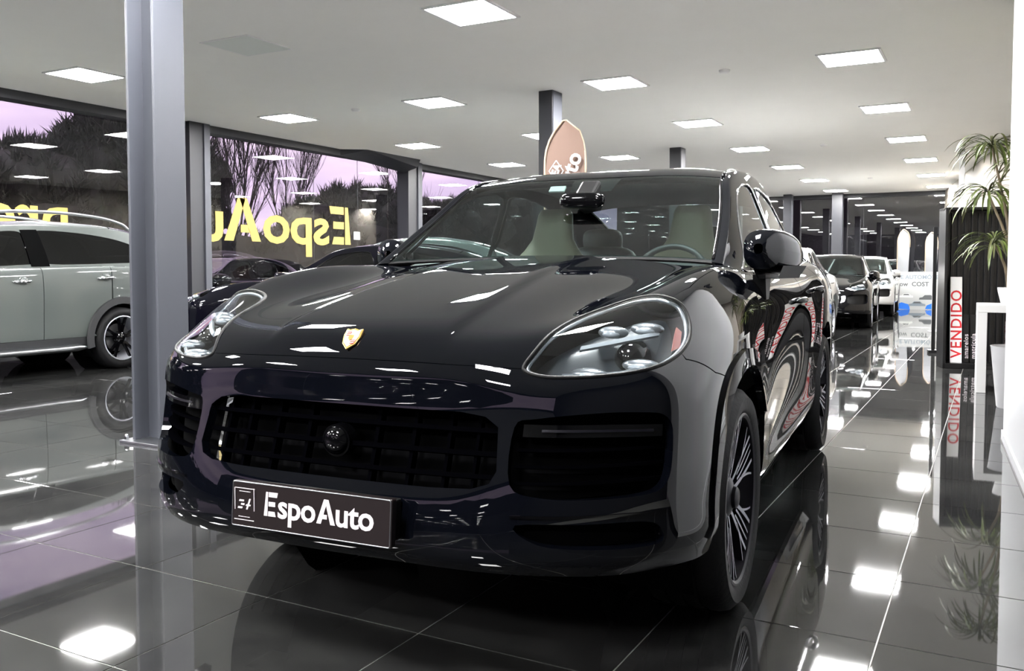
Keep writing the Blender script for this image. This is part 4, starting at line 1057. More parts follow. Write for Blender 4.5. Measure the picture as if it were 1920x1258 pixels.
def car(name, label, pnt, loc, rz, sx=.94, sy=.92, sz=.86, style=STYLE_PLAIN, mods=None, **kw):
    fn = lambda x, y, z: (x * sx, y * sy, z * sz)
    F = Surf(warp_net(front_net(), fn), sym=True); S = Surf(warp_net(side_net(), fn), sym_last=True); G = Surf(warp_net(cabin_net(), fn), sym=True)
    root = thing(name, label, 'car', (loc[0], loc[1], 0), rz, kw.get('group'))
    wr = .377 * min(sz * 1.0, sy)
    spec = dict(res=3, axles=(.03 * sy, 2.9 * sy), arch=.447 * sy, wheel_r=wr, sill_z=.33 * sz, half=.955 * sx, pan=(-.55 * sy, 3.6 * sy, .70 * sx), pan_z=.28 * sz,
                trim=kw.get('trim', True), trim_mat=kw.get('trim_mat', 'chrome'), side_glass=kw.get('side_glass', 'tint_glass'), screen=kw.get('screen', 'windscreen'), intake=True, grille=kw.get('grille', True), bucket='lamp_silver')
    car_shell(root, F, S, G, pnt, spec); lamps(root, F, spec)
    if kw.get('grille', True):
        panel(F, [(5.1, 0), (5.1, 2.3), (4.7, 2.95), (3.4, 2.95), (3.0, 2.6), (3.0, 0)], res=3, name='grille_back', mat='void', parent=root, both=True, off=-.06, rim=0)
        for u in (3.5, 4.05, 4.5): panel(F, strip_uv(u, u + .14, 0, 2.84), res=3, name='grille_slat', mat='gloss_black', parent=root, both=True, off=-.015, rim=.02)
    for sd in (1, -1):
        panel(F, [(5.1, 3.0), (5.12, 6.3), (4.6, 6.65), (3.4, 6.65), (2.9, 6.2), (2.9, 3.0)], res=3, name='intake_back', mat='matt_black', parent=root, side=sd, off=-.05, rim=0)
        for y in (.03 * sy, 2.9 * sy): make_wheel(root, .955 * sx, y, wr, wr * .74, .23, style, sd, full=False)
        door_mirror(root, sd, pnt, (.97 * sx, .62 * sy, 1.19 * sz))
        for u, v in ((2.75, 2.35), (4.35, 2.0)): handle(root, S, u, v, sd, kw.get('handle', 'chrome'))
    for x in (-.36, .36):
        MB().ell((x * sx, 1.55 * sy, 1.0 * sz), (.22, .10, .28), 14, 10, power=.6).obj('seat_back', 'seat_dark', root, smooth=180)
        MB().ell((x * sx, 1.62 * sy, 1.34 * sz), (.12, .06, .08), 14, 10, power=.6).obj('head_rest', 'seat_dark', root, smooth=180)
    P = []
    for y, z in ((.68, 1.14), (1.0, 1.18), (1.12, 1.12), (1.16, .7)): P.append([(x * sx, y * sy, z * sz) for x in np.linspace(-.76, .76, 7)])
    MB().grid(P).obj('dashboard', 'dash', root, smooth=60)
    MB().box((0, 1.9 * sy, .55 * sz), (1.45 * sx, 2.9 * sy, .1)).obj('cabin_floor', 'void', root)
    p = F(2.6, 0)
    if kw.get('plate', True): MB().box((0, p[1] - .012, p[2]), (.52, .012, .11)).obj('number_plate', 'white', root, bevel=.003)
    return root

# row behind the black suv, all facing the viewer
car('hatchback', 'silver car directly behind the black suv, only its rear side showing', 'paint_silver', (-3.13, 12.75), R(2), .93, .92, .89, group='parked cars')
car('saloon', 'black saloon facing the viewer behind the silver car', 'paint_jet', (-2.98, 18.35), R(4), .95, .93, .86, style=STYLE_PLAIN, grille=False, handle='gloss_black', group='parked cars', plate=False)
car('saloon', 'white saloon behind the black saloon, beside the poster', 'paint_snow', (-3.0, 23.2), R(3), .92, .92, .87, group='parked cars')
# angled row by the left windows, noses towards the glass
car('saloon', 'dark car with a bright windscreen edge behind the suv wing, in the window row', 'paint_navy', (-8.15, 8.3), R(-61), .93, .90, .86, side_glass='dark_glass', trim_mat='gloss_black', handle='gloss_black', group='parked cars')
car('sport_utility_car', 'tall car with a clear teal windscreen beside the suv screen pillar', 'paint_slate', (-9.0, 10.15), R(-61), .94, .92, .95, trim_mat='gloss_black', group='parked cars')
car('coupe', 'low dark car with purple sheen outside the glass under the yellow letters', 'paint_navy', (-13.2, 11.0), R(0), .93, .88, .82, side_glass='dark_glass', trim_mat='gloss_black', group='parked cars')
car('estate_car', 'black car parked outside beyond the low dark coupe', 'paint_jet', (-15.8, 12.6), R(0), .95, .95, .93, side_glass='dark_glass', group='parked cars')

def build_mini():
    base_s = []
    cols = lambda k, zb: [(.845 * k, zb), (.885 * k, zb - .035), (.902 * k, 1.04), (.908 * k, .93), (.908 * k, .80), (.903 * k, .66), (.898 * k, .52), (.89 * k, .40), (.86 * k, .27)]
    for y, zb in ((.44, 1.13), (.7, 1.145), (1.1, 1.155), (1.6, 1.165), (2.05, 1.175), (2.35, 1.18), (2.67, 1.185), (3.0, 1.19), (3.25, 1.19)):
        k = 1.0 if y < 3 else (.985 if y < 3.1 else .95)
        base_s.append([(x, y, z) for x, z in cols(k, zb)])
    base_s.append([(.72 * x / .908, 3.44 + (.03 if .5 < z < .9 else 0), z) for x, z in cols(1, 1.19)])
    base_s.append([(.42 * x / .908, 3.49 + (.03 if .5 < z < .9 else 0), z) for x, z in cols(1, 1.19)])
    base_s.append([(0, 3.5 + (.03 if .5 < z < .9 else 0), z) for x, z in cols(1, 1.19)])
    cab = []
    for y, z, rx, rz_, zb, yb in ((.60, 1.175, .79, 1.165, 1.13, .44), (.82, 1.33, .745, 1.30, 1.145, .68), (1.02, 1.46, .715, 1.42, 1.152, .90), (1.22, 1.595, .69, 1.54, 1.158, 1.15), (1.5, 1.66, .672, 1.59, 1.163, 1.5),
                                  (2.0, 1.69, .665, 1.61, 1.172, 2.0), (2.5, 1.68, .658, 1.60, 1.182, 2.5), (3.0, 1.635, .645, 1.56, 1.19, 2.98), (3.30, 1.50, .66, 1.42, 1.19, 3.2), (3.45, 1.19, .70, 1.185, 1.185, 3.36)):
        cab.append([(0, y, z), (.27, y, z - .002), (.50, y - .01, z - .012), (rx - .05, y - .03, rz_ + .03), (rx, y - .02, rz_), ((rx + .86) / 2 + .015, (y + yb) / 2, (rz_ + zb) / 2 + .005), (.855, yb, zb)])
    fn = lambda x, y, z: (x * .92, y * .84, z * .96)
    F = Surf(warp_net(front_net(), fn), sym=True); S = Surf(base_s, sym_last=True); G = Surf(cab, sym=True)
    root = thing('compact_crossover', 'grey green boxy crossover with roof rails left of the steel pillar', 'car', (-9.76, 4.16, 0), 0, 'parked cars')
    spec = dict(res=4, axles=(.03, 2.67), arch=.40, wheel_r=.355, sill_z=.33, half=.90, pan=(-.5, 3.1, .68), pan_z=.30, side_glass='dark_glass', rear_glass='dark_glass', trim_mat='chrome', sill='cladding', doors=(.9, 3.2, 5.3, 5.6), trim=False)
    car_shell(root, F, S, G, 'paint_sage', spec); lamps(root, F, spec)
    for sd in (1, -1):
        panel(G, [(4.22, 4.2), (4.2, 5.0), (4.22, 5.95), (4.64, 5.95), (4.6, 5.0), (4.6, 4.2)], res=6, name='door_pillar', mat='gloss_black', parent=root, side=sd, off=.003, rim=.005)
        for y in (.03, 2.67): make_wheel(root, .905, y, .355, .255, .23, STYLE_DARK, sd, full=False)
        # dark wheel-arch cladding
        for y in (.03, 2.67):
            P = []
            for a in np.linspace(-12, 192, 30):
                c, s_ = math.cos(R(a)), math.sin(R(a)); r0, r1 = .392, .475
                P.append([(sd * .86, y + r0 * c, .362 + r0 * s_), (sd * .922, y + r0 * c, .362 + r0 * s_), (sd * .924, y + (r1 - .01) * c, .362 + (r1 - .01) * s_), (sd * .905, y + r1 * c, .362 + r1 * s_)])
            MB().grid(P).obj('arch_cladding', 'cladding', root, smooth=50)
        m = MB(); P = []
        for k, y in enumerate(np.linspace(.52, 2.26, 12)):
            q = 1 if 0 < k < 11 else .3
            P.append([(sd * (.86 + .075 * math.cos(R(a)) * q), y, .285 + .042 * math.sin(R(a)) * q) for a in range(-90, 271, 30)])
        m.grid(P).obj('side_step', 'steel', root, smooth=60)
        rail = curve([(.60 * sd, 1.0, 1.60), (.605 * sd, 1.15, 1.70), (.605 * sd, 1.5, 1.76), (.60 * sd, 2.1, 1.775), (.59 * sd, 2.6, 1.75), (.58 * sd, 2.9, 1.69), (.575 * sd, 3.02, 1.62)], 5)
        MB().tube(rail, .017, 10).obj('roof_rail', 'steel', root, smooth=180)
        for u, v in ((2.75, 2.15), (5.35, 1.9)):
            p = S(u, v) * np.array([sd, 1, 1])
            hd = MB().tube([(p[0], p[1] - .11, p[2] - .005), (p[0] + sd * .03, p[1] - .06, p[2]), (p[0] + sd * .034, p[1] + .05, p[2]), (p[0], p[1] + .11, p[2] + .005)], [.01, .018, .018, .01], 10).obj('door_handle', 'chrome', root, smooth=180)
            MB().ell((p[0] - sd * .004, p[1], p[2]), (.012, .062, .055), 16, 8).obj('handle_recess', 'paint_sage', hd, smooth=180)
        q = S(np.linspace(.9, 8, 20), np.full(20, .02)) * np.array([sd, 1, 1])
        MB().tube([tuple(p) for p in q], .009, 6).obj('waist_strip', 'chrome', root, smooth=180)
    for x in (-.36, .36):
        MB().ell((x, 1.5, 1.0), (.22, .10, .28), 14, 10, power=.6).obj('seat_back', 'seat_dark', root, smooth=180)
    MB().box((0, 1.7, .5), (1.4, 2.6, .1)).obj('cabin_floor', 'void', root)
build_mini()
# ------------------------------------------------------------------ writing on the glass (meant for readers outside)
def yellow_word(label, y0, z0, h, pieces):
    """runs towards -Y when read from outside, so it shows mirrored from inside"""
    t = thing('glass_lettering', label, 'lettering', (GX + .012, y0, z0))
    fr = ((0, 0, 0), (0, -1, 0), (0, 0, 1), (-1, 0, 0))
    return t, fr
MAT['yellow_vinyl'] = pm('yellow_vinyl', srgb(160, 138, 68), 0.6, noise=(2.5, .10))
t = thing('glass_lettering', 'large mirrored yellow shop name on the left glass', 'lettering', (GX + .015, 14.12, 1.63))
letters_logo(t, (Vector((0, 0, 0)), Vector((0, -1.27, 0)), Vector((0, 0, 1)), Vector((-1, 0, 0))), .74, 'yellow_vinyl', .003)
t = thing('glass_lettering', 'mirrored yellow lettering above the grey crossover roof', 'lettering', (GX + .015, 7.95, 1.60))
me = text_mesh('premium', .86, .002, .016); me.transform(frame_mat((0, 0, 0), (0, -1, 0), (0, 0, 1), (-1, 0, 0))); link('lettering', me, 'yellow_vinyl', t)
o = thing('door_notice', 'small white notice stuck on the glass right of the yellow letters', 'notice', (GX + .015, 14.3, 1.82))
MB().box((0, 0, 0), (.004, .20, .16)).obj('notice_sheet', 'white', o)
MB().box((.003, 0, .02), (.002, .14, .012)).obj('notice_line', 'hatch', o)

# ------------------------------------------------------------------ feather flags
MAT['flag_brown'] = pm('brown_flag_cloth', srgb(98, 78, 68), .75)
MAT['flag_white'] = pm('white_flag_cloth', srgb(128, 130, 134), .75)
MAT['flag_edge'] = pm('pale_flag_hem', srgb(160, 140, 118), .7)
def feather(label, x, y, top, w, mat, rz, text=None, group=None, bottom=.5):
    t = thing('feather_flag', label, 'flag', (x, y, 0), rz, group)
    n = 22; left = []; right = []
    for k in range(n + 1):
        q = k / n; z = bottom + (top - bottom) * q
        wl = -w * .5
        tip = max(0.0, (q - .80) / .20)
        a = -w * .5 + w * .5 * tip ** 2.2 * .9
        b = w * .5 * (.55 + .45 * min(1, q / .7)) * math.sqrt(max(0.0, 1 - tip ** 2.4)) + (w * .02)
        left.append((a, 0, z)); right.append((max(b, a + .01), 0, z - .12 * w * (1 - tip)))
    def cloth(P0, P1, y0, th): 
        P = [[(p[0] + (q_[0] - p[0]) * s_, y0 + .02 * math.sin(3 * p[2] + 2.5 * s_), p[2] + (q_[2] - p[2]) * s_) for s_ in np.linspace(0, 1, 7)] for p, q_ in zip(P0, P1)]
        m = MB().grid(P); m.grid([[(a, b + th, c) for a, b, c in r_] for r_ in P], flip=True); return m
    cloth(left, right, 0, .004).obj('flag_cloth', mat, t, smooth=180)
    MB().tube([(p[0] - .008, 0.004, p[2]) for p in left] + [(p[0], .004, p[2] + .006) for p in right[::-1][:int(n * .35)]], .011, 8).obj('flag_pole', 'flag_edge', t, smooth=180)
    MB().cyl((-w * .5 - .008, .004, .05), (-w * .5 - .008, .004, bottom), .014, n=10).obj('lower_pole', 'steel_dark', t)
    MB().lathe([(.0, .06), (.05, .06), (.2, .03), (.22, 0), (0, 0)], 24, c=(-w * .5, 0, 0)).obj('flag_foot', 'anthracite', t, smooth=40)
    return t
fl = feather('brown feather flag with white lettering behind the suv roof', -3.95, 8.4, 2.69, .41, 'flag_brown', R(20))
me = text_mesh('EspoAuto', .23, .001, .005); me.transform(Matrix.Rotation(R(72), 4, 'Z')); me.transform(frame_mat((-.105, -.03, 1.46), (1, 0, 0), (0, 0, 1), (0, -1, 0)))
link('flag_lettering', me, 'white_print', fl)
fm = MB()
for a, b in (((0, .15), (.15, 0)), ((.15, 0), (0, -.15)), ((0, -.15), (-.15, 0)), ((-.15, 0), (0, .15))):
    fm.tube([(-.09 + a[0] * .5, -.034, 2.17 + a[1] * .72), (-.09 + b[0] * .5, -.034, 2.17 + b[1] * .72)], .005, 6)
fm.obj('flag_frame', 'white_print', fl)
me = text_mesh('EA', .10, .001, .004, align='CENTER'); me.transform(Matrix.Rotation(R(70), 4, 'Z')); me.transform(frame_mat((-.06, -.036, 2.17), (1, 0, 0), (0, 0, 1), (0, -1, 0))); link('flag_monogram', me, 'white_print', fl)
feather('white feather flag in front of the end glass above the white saloon', -2.36, 28.4, 2.30, .34, 'flag_white', R(24), group='white feather flags')
feather('white feather flag half hidden by the black display cabinet', -1.62, 28.5, 2.2, .34, 'flag_white', R(24), group='white feather flags')

# ------------------------------------------------------------------ poster at the far end
MAT['poster_white'] = pm('poster_paper', srgb(172, 174, 174), .5); MAT['poster_grey'] = pm('poster_grey_ink', srgb(120, 132, 142), .5)
MAT['poster_blue'] = pm('poster_blue_ink', srgb(20, 110, 215), .5); MAT['poster_dark'] = pm('poster_dark_ink', srgb(80, 84, 86), .5)
po = thing('poster', 'white poster about low cost cars standing on the floor at the far end', 'poster', (-1.85, 27.3, 0), R(6))
MB().box((0, 0, .53), (1.35, .03, 1.06)).obj('poster_board', 'poster_white', po)
def ptext(txt, s, x, z, mat): 
    me = text_mesh(txt, s, .001, .003, align='CENTER'); me.transform(frame_mat((x, -.018, z), (1, 0, 0), (0, 0, 1), (0, -1, 0))); link('poster_lettering', me, mat, po)
ptext('DE AUTOMÓVEIS', .155, .0, .86, 'poster_grey'); ptext('low  COST', .17, -.15, .66, 'poster_dark')
def pcar(x, z, s, mat):
    pr = [(-1, 0), (-.95, .25), (-.6, .32), (-.35, .58), (.35, .60), (.65, .33), (.97, .25), (1, 0)]
    a = MB().prism([(x + p[0] * s, z + p[1] * s) for p in pr], .002, ((0, -.016, 0), (1, 0, 0), (0, 0, 1), (0, -1, 0))).obj('printed_car', mat, po)
    MB().prism([(x + p[0] * s, z + p[1] * s) for p in ((-.5, .34), (-.3, .53), (.3, .54), (.52, .34))], .001, ((0, -.0185, 0), (1, 0, 0), (0, 0, 1), (0, -1, 0))).obj('printed_glass', 'poster_dark', a)
pcar(-.33, .34, .18, 'hatch'); pcar(.22, .28, .22, 'poster_dark'); pcar(-.05, .10, .22, 'poster_grey')
for x in (-.45, .38):
    MB().prism([(x - .22, .02), (x + .22, .0), (x + .20, .14), (x, .20), (x - .18, .12)], .001, ((0, -.016, 0), (1, 0, 0), (0, 0, 1), (0, -1, 0))).obj('printed_shape', 'poster_blue', po)
wp = thing('display_stand', 'narrow white upright stand left of the black cabinet', 'stand', (-.93, 17.9, 0), R(20))
MB().box((0, 0, .455), (.13, .05, .89)).obj('stand_board', 'white', wp, bevel=.004); MB().box((0, 0, .008), (.20, .22, .016)).obj('stand_foot', 'white', wp)

# ------------------------------------------------------------------ black cabinet with boards in it
MAT['cab_black'] = pm('black_lacquer', srgb(6, 6, 8), .35); MAT['vend_red'] = pm('red_vinyl', srgb(200, 22, 34), .5)
cb = thing('display_cabinet', 'tall black slatted display cabinet right of the aisle', 'cabinet', (-.13, 11.64, 0), R(14))
W_, D_, HC = .86, .34, 1.86
MB().box((0, D_ / 2, HC / 2), (W_, .02, HC)).obj('back_panel', 'cab_black', cb)
for x in (-W_ / 2 + .015, W_ / 2 - .015): MB().box((x, 0, HC / 2), (.03, D_, HC)).obj('side_panel', 'cab_black', cb, bevel=.003)
MB().box((0, 0, HC - .015), (W_, D_, .03)).obj('top_panel', 'cab_black', cb, bevel=.003)
MB().box((0, 0, .03), (W_, D_, .06)).obj('plinth', 'cab_black', cb, bevel=.003)
for k in range(11):
    MB().box((-W_ / 2 + .07 + k * .072, D_ / 2 - .025, HC / 2), (.034, .03, HC - .1)).obj('slat', 'cab_black', cb, bevel=.003)
p2 = thing('slatted_screen', 'dark slatted screen just behind the black cabinet', 'screen', (-.66, 13.4, 0), R(8))
for k in range(4): MB().box((-.06 + k * .07, .03 * k, .86), (.045, .05, 1.72)).obj('slat', 'cab_black', p2)
MB().box((.05, .05, .02), (.34, .2, .04)).obj('plinth', 'cab_black', p2)
def board(label, x, y, w, h, rz, mat, word=None, wm=None, ts=.1, lean=4):
    t = thing('sign_board', label, 'sign', (x, y, .062), rz, 'boards standing in the cabinet')
    rot = Matrix.Rotation(R(-lean), 3, 'X')
    b = MB().box((0, 0, h / 2), (w, .012, h)); b.v = [tuple(rot @ Vector(v)) for v in b.v]; bo = b.obj('board', mat, t, bevel=.001)
    if word:
        me = text_mesh(word, ts, .001, ts * .012, spacing=1.12); me.transform(Matrix.Rotation(R(90), 4, 'Z'))
        xs = [v.co.x for v in me.vertices]; ys = [v.co.y for v in me.vertices]
        me.transform(Matrix.Translation((-(max(xs) + min(xs)) / 2, -min(ys) + .05, 0)))
        me.transform(frame_mat((0, -.008, 0), (1, 0, 0), (0, 0, 1), (0, -1, 0))); me.transform(rot.to_4x4()); link('board_lettering', me, wm, t)
    return t
board('white board with the red word VENDIDO set upright in the black cabinet', -.375, 11.50, .125, 1.00, R(14), 'sign_white', 'VENDIDO', 'vend_red', .165)
board('narrow black board with white script beside the red lettered board', -.272, 11.53, .06, .56, R(14), 'cab_black', 'amarelos', 'white_print', .07)
board('narrow black and white board next to the white table leg', -.197, 11.55, .06, .56, R(14), 'cab_black', 'matricula', 'white_print', .07)

# ------------------------------------------------------------------ white side table, pots and plant
tb = thing('side_table', 'white square side table at the right edge carrying the plant', 'table', (.10, 9.62, 0), R(2))
TW, TD, TH = .48, .66, .82
MB().box((0, 0, TH - .035), (TW, TD, .07)).obj('table_top', 'white', tb, bevel=.004)
MB().box((-TW / 2 + .04, 0, (TH - .07) / 2), (.08, TD, TH - .07)).obj('table_side', 'white', tb, bevel=.004)
MB().box((TW / 2 - .04, 0, (TH - .07) / 2), (.08, TD, TH - .07)).obj('table_side', 'white', tb, bevel=.004)
MAT['pot_grey'] = pm('grey_glazed_pot', srgb(150, 150, 152), .35); MAT['soil'] = pm('potting_soil', srgb(40, 32, 26), .95, noise=(60, .4))
fp = thing('floor_pot', 'tall grey conical pot standing on the floor under the table edge', 'pot', (.16, 8.42, 0))
MB().lathe([(0, 0), (.12, 0), (.125, .01), (.175, .50), (.18, .515), (.17, .515), (.165, .47), (0, .47)], 36).obj('pot_body', 'pot_grey', fp, smooth=40)
MB().lathe([(.166, .49), (.0, .50)], 24).obj('pot_soil', 'soil', fp)
cp_ = thing('chrome_bin', 'polished chrome band bin under the white table', 'bin', (.22, 10.35, 0))
MB().lathe([(0, 0), (.11, 0), (.115, .02), (.115, .62), (.105, .62), (.105, .58), (0, .58)], 32).obj('bin_body', 'chrome', cp_, smooth=40)
MB().lathe([(.117, .40), (.118, .41), (.118, .43), (.117, .44)], 32).obj('bin_band', 'gloss_black', cp_, smooth=40)

MAT['leaf'] = pm('dracaena_leaf', srgb(84, 98, 44), .45, noise=(8, .35)); MAT['leaf_dark'] = pm('dracaena_leaf_dark', srgb(66, 70, 34), .45, noise=(8, .35)); MAT['cane'] = pm('pale_cane', srgb(104, 92, 72), .7, noise=(30, .2))
pl = thing('dracaena', 'tall dracaena plant with drooping narrow leaves on the white table', 'plant', (.12, 9.55, TH))
MB().lathe([(0, 0), (.12, 0), (.15, .12), (.155, .16), (.145, .16), (.14, .13), (0, .13)], 28, c=(.06, 0, 0)).obj('plant_pot', 'white', pl, smooth=40)
MB().lathe([(.141, .135), (0, .14)], 20, c=(.06, 0, 0)).obj('pot_soil', 'soil', pl)
def leaf_mesh(L, w, droop, seed):
    r_ = random.Random(seed); n = 9; P = []; x = 0; z = 0; a = droop[0]
    for k in range(n + 1):
        q = k / n; ww = w * (4 * q * (1 - q)) ** .45 * .5 if 0 < q < 1 else .001
        ca, sa = math.cos(a), math.sin(a)
        P.append([(x, -ww, z + ww * .35), (x, 0, z), (x, ww, z + ww * .35)])
        x += L / n * ca; z += L / n * sa; a += (droop[1] - droop[0]) / n
    return MB().grid(P)
def crown(root, c, n, L, seed, up=.9):
    r_ = random.Random(seed)
    for k in range(n):
        lf = leaf_mesh(L * r_.uniform(.7, 1.1), r_.uniform(.016, .024), (r_.uniform(-.1, up), r_.uniform(-1.7, -.9)), seed * 50 + k)
        o = lf.obj('leaf', 'leaf' if r_.random() < .6 else 'leaf_dark', root, smooth=180)
        o.location = (c[0], c[1], c[2] + r_.uniform(-.05, .05)); o.rotation_euler = (0, 0, r_.uniform(0, 6.283))
for k, (bx, by, tx, ty, tz, n, L) in enumerate(((.0, -.04, -.13, -.05, .58, 56, .46), (.10, .0, -.19, .02, 1.05, 56, .48), (.05, .06, -.17, .05, 1.50, 60, .48), (.14, .0, .10, .0, 1.34, 34, .46))):
    pts = curve([(bx, by, .13), ((bx + tx) / 2 + .03, (by + ty) / 2, .13 + (tz - .13) * .5), (tx, ty, tz)], 6)
    st_ = MB().tube(pts, [.017 - .008 * i / len(pts) for i in range(len(pts))], 8).obj('stem', 'cane', pl, smooth=180)
    crown(pl, (tx, ty, tz), n, L, 11 + k)
# ------------------------------------------------------------------ outside: ground, trees
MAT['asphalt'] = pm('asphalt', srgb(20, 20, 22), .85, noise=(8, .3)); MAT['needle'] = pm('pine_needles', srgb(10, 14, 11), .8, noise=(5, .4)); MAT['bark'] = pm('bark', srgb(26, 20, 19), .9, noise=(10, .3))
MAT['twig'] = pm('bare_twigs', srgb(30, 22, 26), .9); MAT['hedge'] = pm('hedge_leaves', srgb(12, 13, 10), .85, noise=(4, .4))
structure(MB().add([(-90, -60, -.12), (-12.15, -60, -.12), (-12.15, 90, -.12), (-90, 90, -.12)], [(0, 1, 2, 3)]).obj('ground_outside', 'asphalt'))
structure(MB().add([(-12.15, FY + .3, -.12), (40, FY + .3, -.12), (40, 90, -.12), (-12.15, 90, -.12)], [(0, 1, 2, 3)]).obj('ground_beyond', 'asphalt'))

def tuft_mesh(seed, n=26):
    r_ = random.Random(seed); m = MB()
    for k in range(n):
        a = r_.uniform(0, 6.283); t_ = r_.uniform(0, 1.1); L = r_.uniform(.35, .75)
        d = Vector((math.sin(t_) * math.cos(a), math.sin(t_) * math.sin(a), math.cos(t_))); o = Vector((r_.uniform(-.2, .2), r_.uniform(-.2, .2), r_.uniform(-.15, .1)))
        s_ = d.orthogonal().normalized() * .05; u_ = d.cross(s_)
        m.add([o + s_, o - s_ * .5 + u_ * .9, o - s_ * .5 - u_ * .9, o + d * L], [(0, 1, 3), (1, 2, 3), (2, 0, 3)])
    return m
TUFTS = [tuft_mesh(s) for s in range(6)]
def pine(label, x, y, blobs, trunk_h, seed):
    t = thing('pine_tree', label, 'tree', (x, y, -.12), 0, 'dark pines outside')
    MB().tube(curve([(0, 0, 0), (.15, .1, trunk_h * .5), (0, 0, trunk_h)], 6), [.28 - .01 * i for i in range(13)], 10).obj('trunk', 'bark', t, smooth=180)
    r_ = random.Random(seed); m = MB()
    for bx, by, bz, rx, ry, rz_ in blobs:
        m.ell((bx, by, bz), (rx * .9, ry * .9, rz_ * .88), 14, 9)
        n = int(30 * (rx * ry + ry * rz_ + rx * rz_) / 3) + 25
        for k in range(n):
            u = r_.uniform(-.35, 1); a = r_.uniform(0, 6.283); c = math.sqrt(max(0, 1 - u * u))
            p = Vector((bx + rx * .92 * c * math.cos(a), by + ry * .92 * c * math.sin(a), bz + rz_ * .92 * u)); sc = r_.uniform(.5, 1.0); rt = r_.uniform(0, 6.283)
            tf = TUFTS[r_.randrange(6)]; ca, sa = math.cos(rt), math.sin(rt)
            m.add([(p.x + sc * (v[0] * ca - v[1] * sa), p.y + sc * (v[0] * sa + v[1] * ca), p.z + sc * v[2]) for v in tf.v], tf.f)
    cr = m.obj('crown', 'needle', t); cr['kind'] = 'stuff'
pine('large dark pine crown outside the leftmost window', -25, 19.2, [(0, 0, 3.9, 3.4, 2.7, 2.1), (0, 1.0, 4.2, 2.8, 2.0, 2.1), (0, -3.0, 3.4, 2.6, 2.2, 1.6), (0, 0, 5.0, 2.4, 2.0, 1.3)], 4, 3)
pine('round dark pine outside just right of the window post', -33, 29.6, [(0, 0.1, 5.3, 1.5, 1.4, 1.5), (0, .2, 3.8, 1.4, 1.3, 1.5)], 4.6, 4)
pine('broad dark pine grove outside below the pink sky', -25, 31.6, [(0, 0, 3.2, 3.4, 2.6, 1.7), (0, 3.0, 3.2, 2.6, 2.4, 1.6), (0, -2.2, 2.7, 2.4, 2.0, 1.5)], 3, 5)
pine('added dark pine left of the frame, hides low sky from reflections', -24, 4.5, [(0, 0, 4.4, 3, 4.2, 3.0)], 3.4, 8)  # unseen tree added to block the purple sky reflected in the car front
pine('added dark pine farther left of the frame, hides low sky from reflections', -24, -5, [(0, 0, 4.4, 3, 4.2, 3.0)], 3.4, 9)  # second added tree out of view, widens the same sky block
pine('far dark pine outside seen through the farther window', -26, 44, [(0, 0, 3.0, 4, 4, 2.4), (0, 5, 3.2, 4, 4, 2.2)], 3, 6)

def bare_tree(label, x, y, h, spread, seed):
    t = thing('bare_tree', label, 'tree', (x, y, -.12), 0, 'bare upright trees outside')
    r_ = random.Random(seed)
    MB().tube([(0, 0, 0), (.05, .03, h * .12), (0, 0, h * .28)], [.22, .18, .13], 8).obj('trunk', 'bark', t, smooth=180)
    m = MB()
    def grow(p, d, L, r, lev):
        pts = [p]; q = p.copy(); dd = d.copy()
        for k in range(4):
            dd = (dd + Vector((r_.uniform(-.12, .12), r_.uniform(-.12, .12), r_.uniform(.02, .16)))).normalized(); q = q + dd * L / 4; pts.append(q.copy())
        m.tube(pts, [r * (1 - .16 * i) for i in range(5)], 4 if lev else 5)
        if lev < 3:
            for k in range((7, 6, 5)[lev]):
                i = r_.randrange(1, 5); a = r_.uniform(0, 6.283); tl = r_.uniform(.25, .6) * spread
                d2 = (dd + Vector((math.cos(a) * tl, math.sin(a) * tl, r_.uniform(-.1, .3)))).normalized()
                grow(pts[i], d2, L * r_.uniform(.45, .68), r * .5, lev + 1)
    for k in range(6):
        a = k * 1.05 + r_.uniform(-.3, .3); tl = .32 * spread
        grow(Vector((0, 0, h * r_.uniform(.12, .28))), Vector((math.cos(a) * tl, math.sin(a) * tl, 1)).normalized(), h * r_.uniform(.40, .58), .055, 0)
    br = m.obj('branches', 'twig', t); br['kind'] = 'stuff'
bare_tree('bare upright tree outside between the window post and the first pane joint', -28.3, 27.6, 9.2, .9, 21)
bare_tree('second bare upright tree outside just left of the first pane joint', -38, 41.0, 11.5, .85, 22)
bare_tree('bare tree outside beyond the second window post', -33, 46.5, 8.5, 1.0, 23)
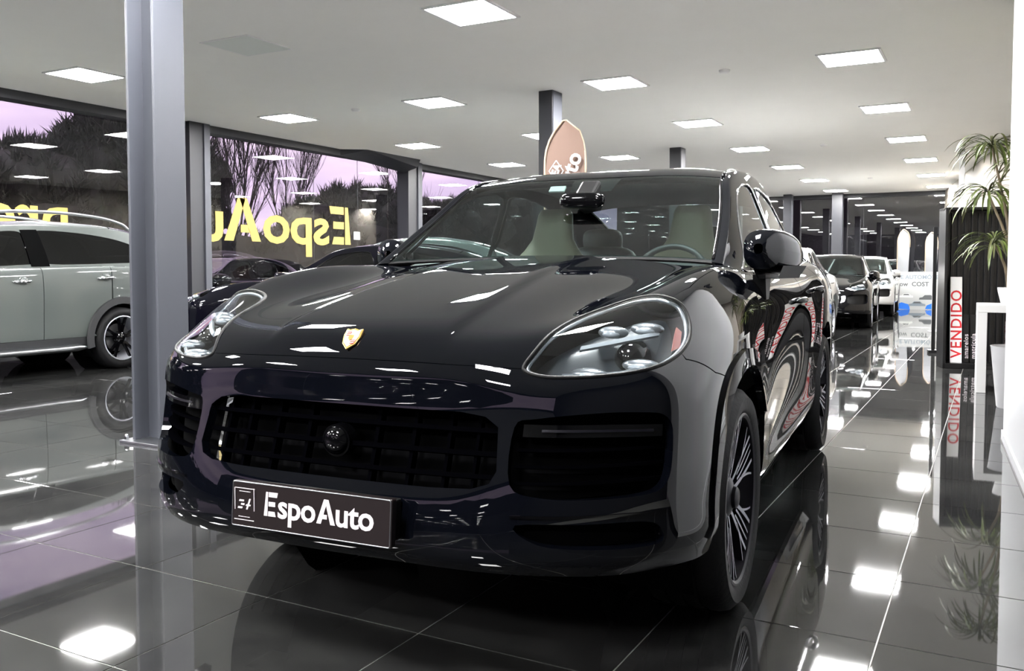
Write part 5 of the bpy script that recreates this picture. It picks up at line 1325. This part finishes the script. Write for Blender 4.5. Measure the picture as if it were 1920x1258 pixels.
bare_tree('bare tree at the far left edge outside the leftmost window', -16.6, 8.3, 3.4, 1.3, 24)

hd = thing('hedge', 'long dark hedge outside behind the yellow lettering', 'hedge', (-20.5, 24, -.12))
m = MB(); r_ = random.Random(9); P = []
for k in range(60):
    y = -40 + k * .75; hgt = 2.55 + .25 * math.sin(k * .37) + r_.uniform(-.12, .12)
    P.append([(.9, y, 0), (1.0 + r_.uniform(-.1, .1), y, hgt * .6), (.6, y, hgt), (-.5, y, hgt - .1), (-.8, y, 0)])
m.grid(P)
for k in range(700):
    p = Vector((r_.uniform(.2, 1.05), r_.uniform(-40, 4), r_.uniform(1.6, 2.6))); tf = TUFTS[r_.randrange(6)]; sc = r_.uniform(.3, .55)
    m.add([(p.x + sc * v[0], p.y + sc * v[1], p.z + sc * v[2]) for v in tf.v], tf.f)
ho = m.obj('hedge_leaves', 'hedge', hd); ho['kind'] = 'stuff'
# dark building behind the end glass
MAT['dark_wall'] = pm('dark_facade', srgb(14, 12, 14), .9, noise=(1.5, .3))
bd = thing('building', 'dark building close behind the end glass', 'building', (-4, FY + 7, -.12))
MB().box((4, 0, 4.5), (28, 3, 9)).obj('facade', 'dark_wall', bd)
for k in range(9):
    MB().box((-12 + k * 2.8, -1.56, 1.6), (1.3, .1, 2.4)).obj('shutter', 'flag_brown' if k % 3 == 0 else 'anthracite', bd)

# unseen hedge added behind the viewer so the car front reflects dark
hb = thing('hedge', 'added dark hedge behind the viewer that darkens reflections', 'hedge', (-3, BY - 4.5, -.12))
m = MB(); P = []
for k in range(40):
    x = -14 + k * .85; hgt = 4.2 + .3 * math.sin(k * .5) + r_.uniform(-.15, .15)
    P.append([(x, .8, 0), (x, .9, hgt * .6), (x, .5, hgt), (x, -.6, hgt - .1), (x, -.8, 0)])
m.grid(P, flip=True); hq = m.obj('hedge_leaves', 'hedge', hb); hq['kind'] = 'stuff'
structure(MB().add([(-12.15, -60, -.12), (40, -60, -.12), (40, BY - .3, -.12), (-12.15, BY - .3, -.12)], [(0, 1, 2, 3)]).obj('ground_behind', 'asphalt'))
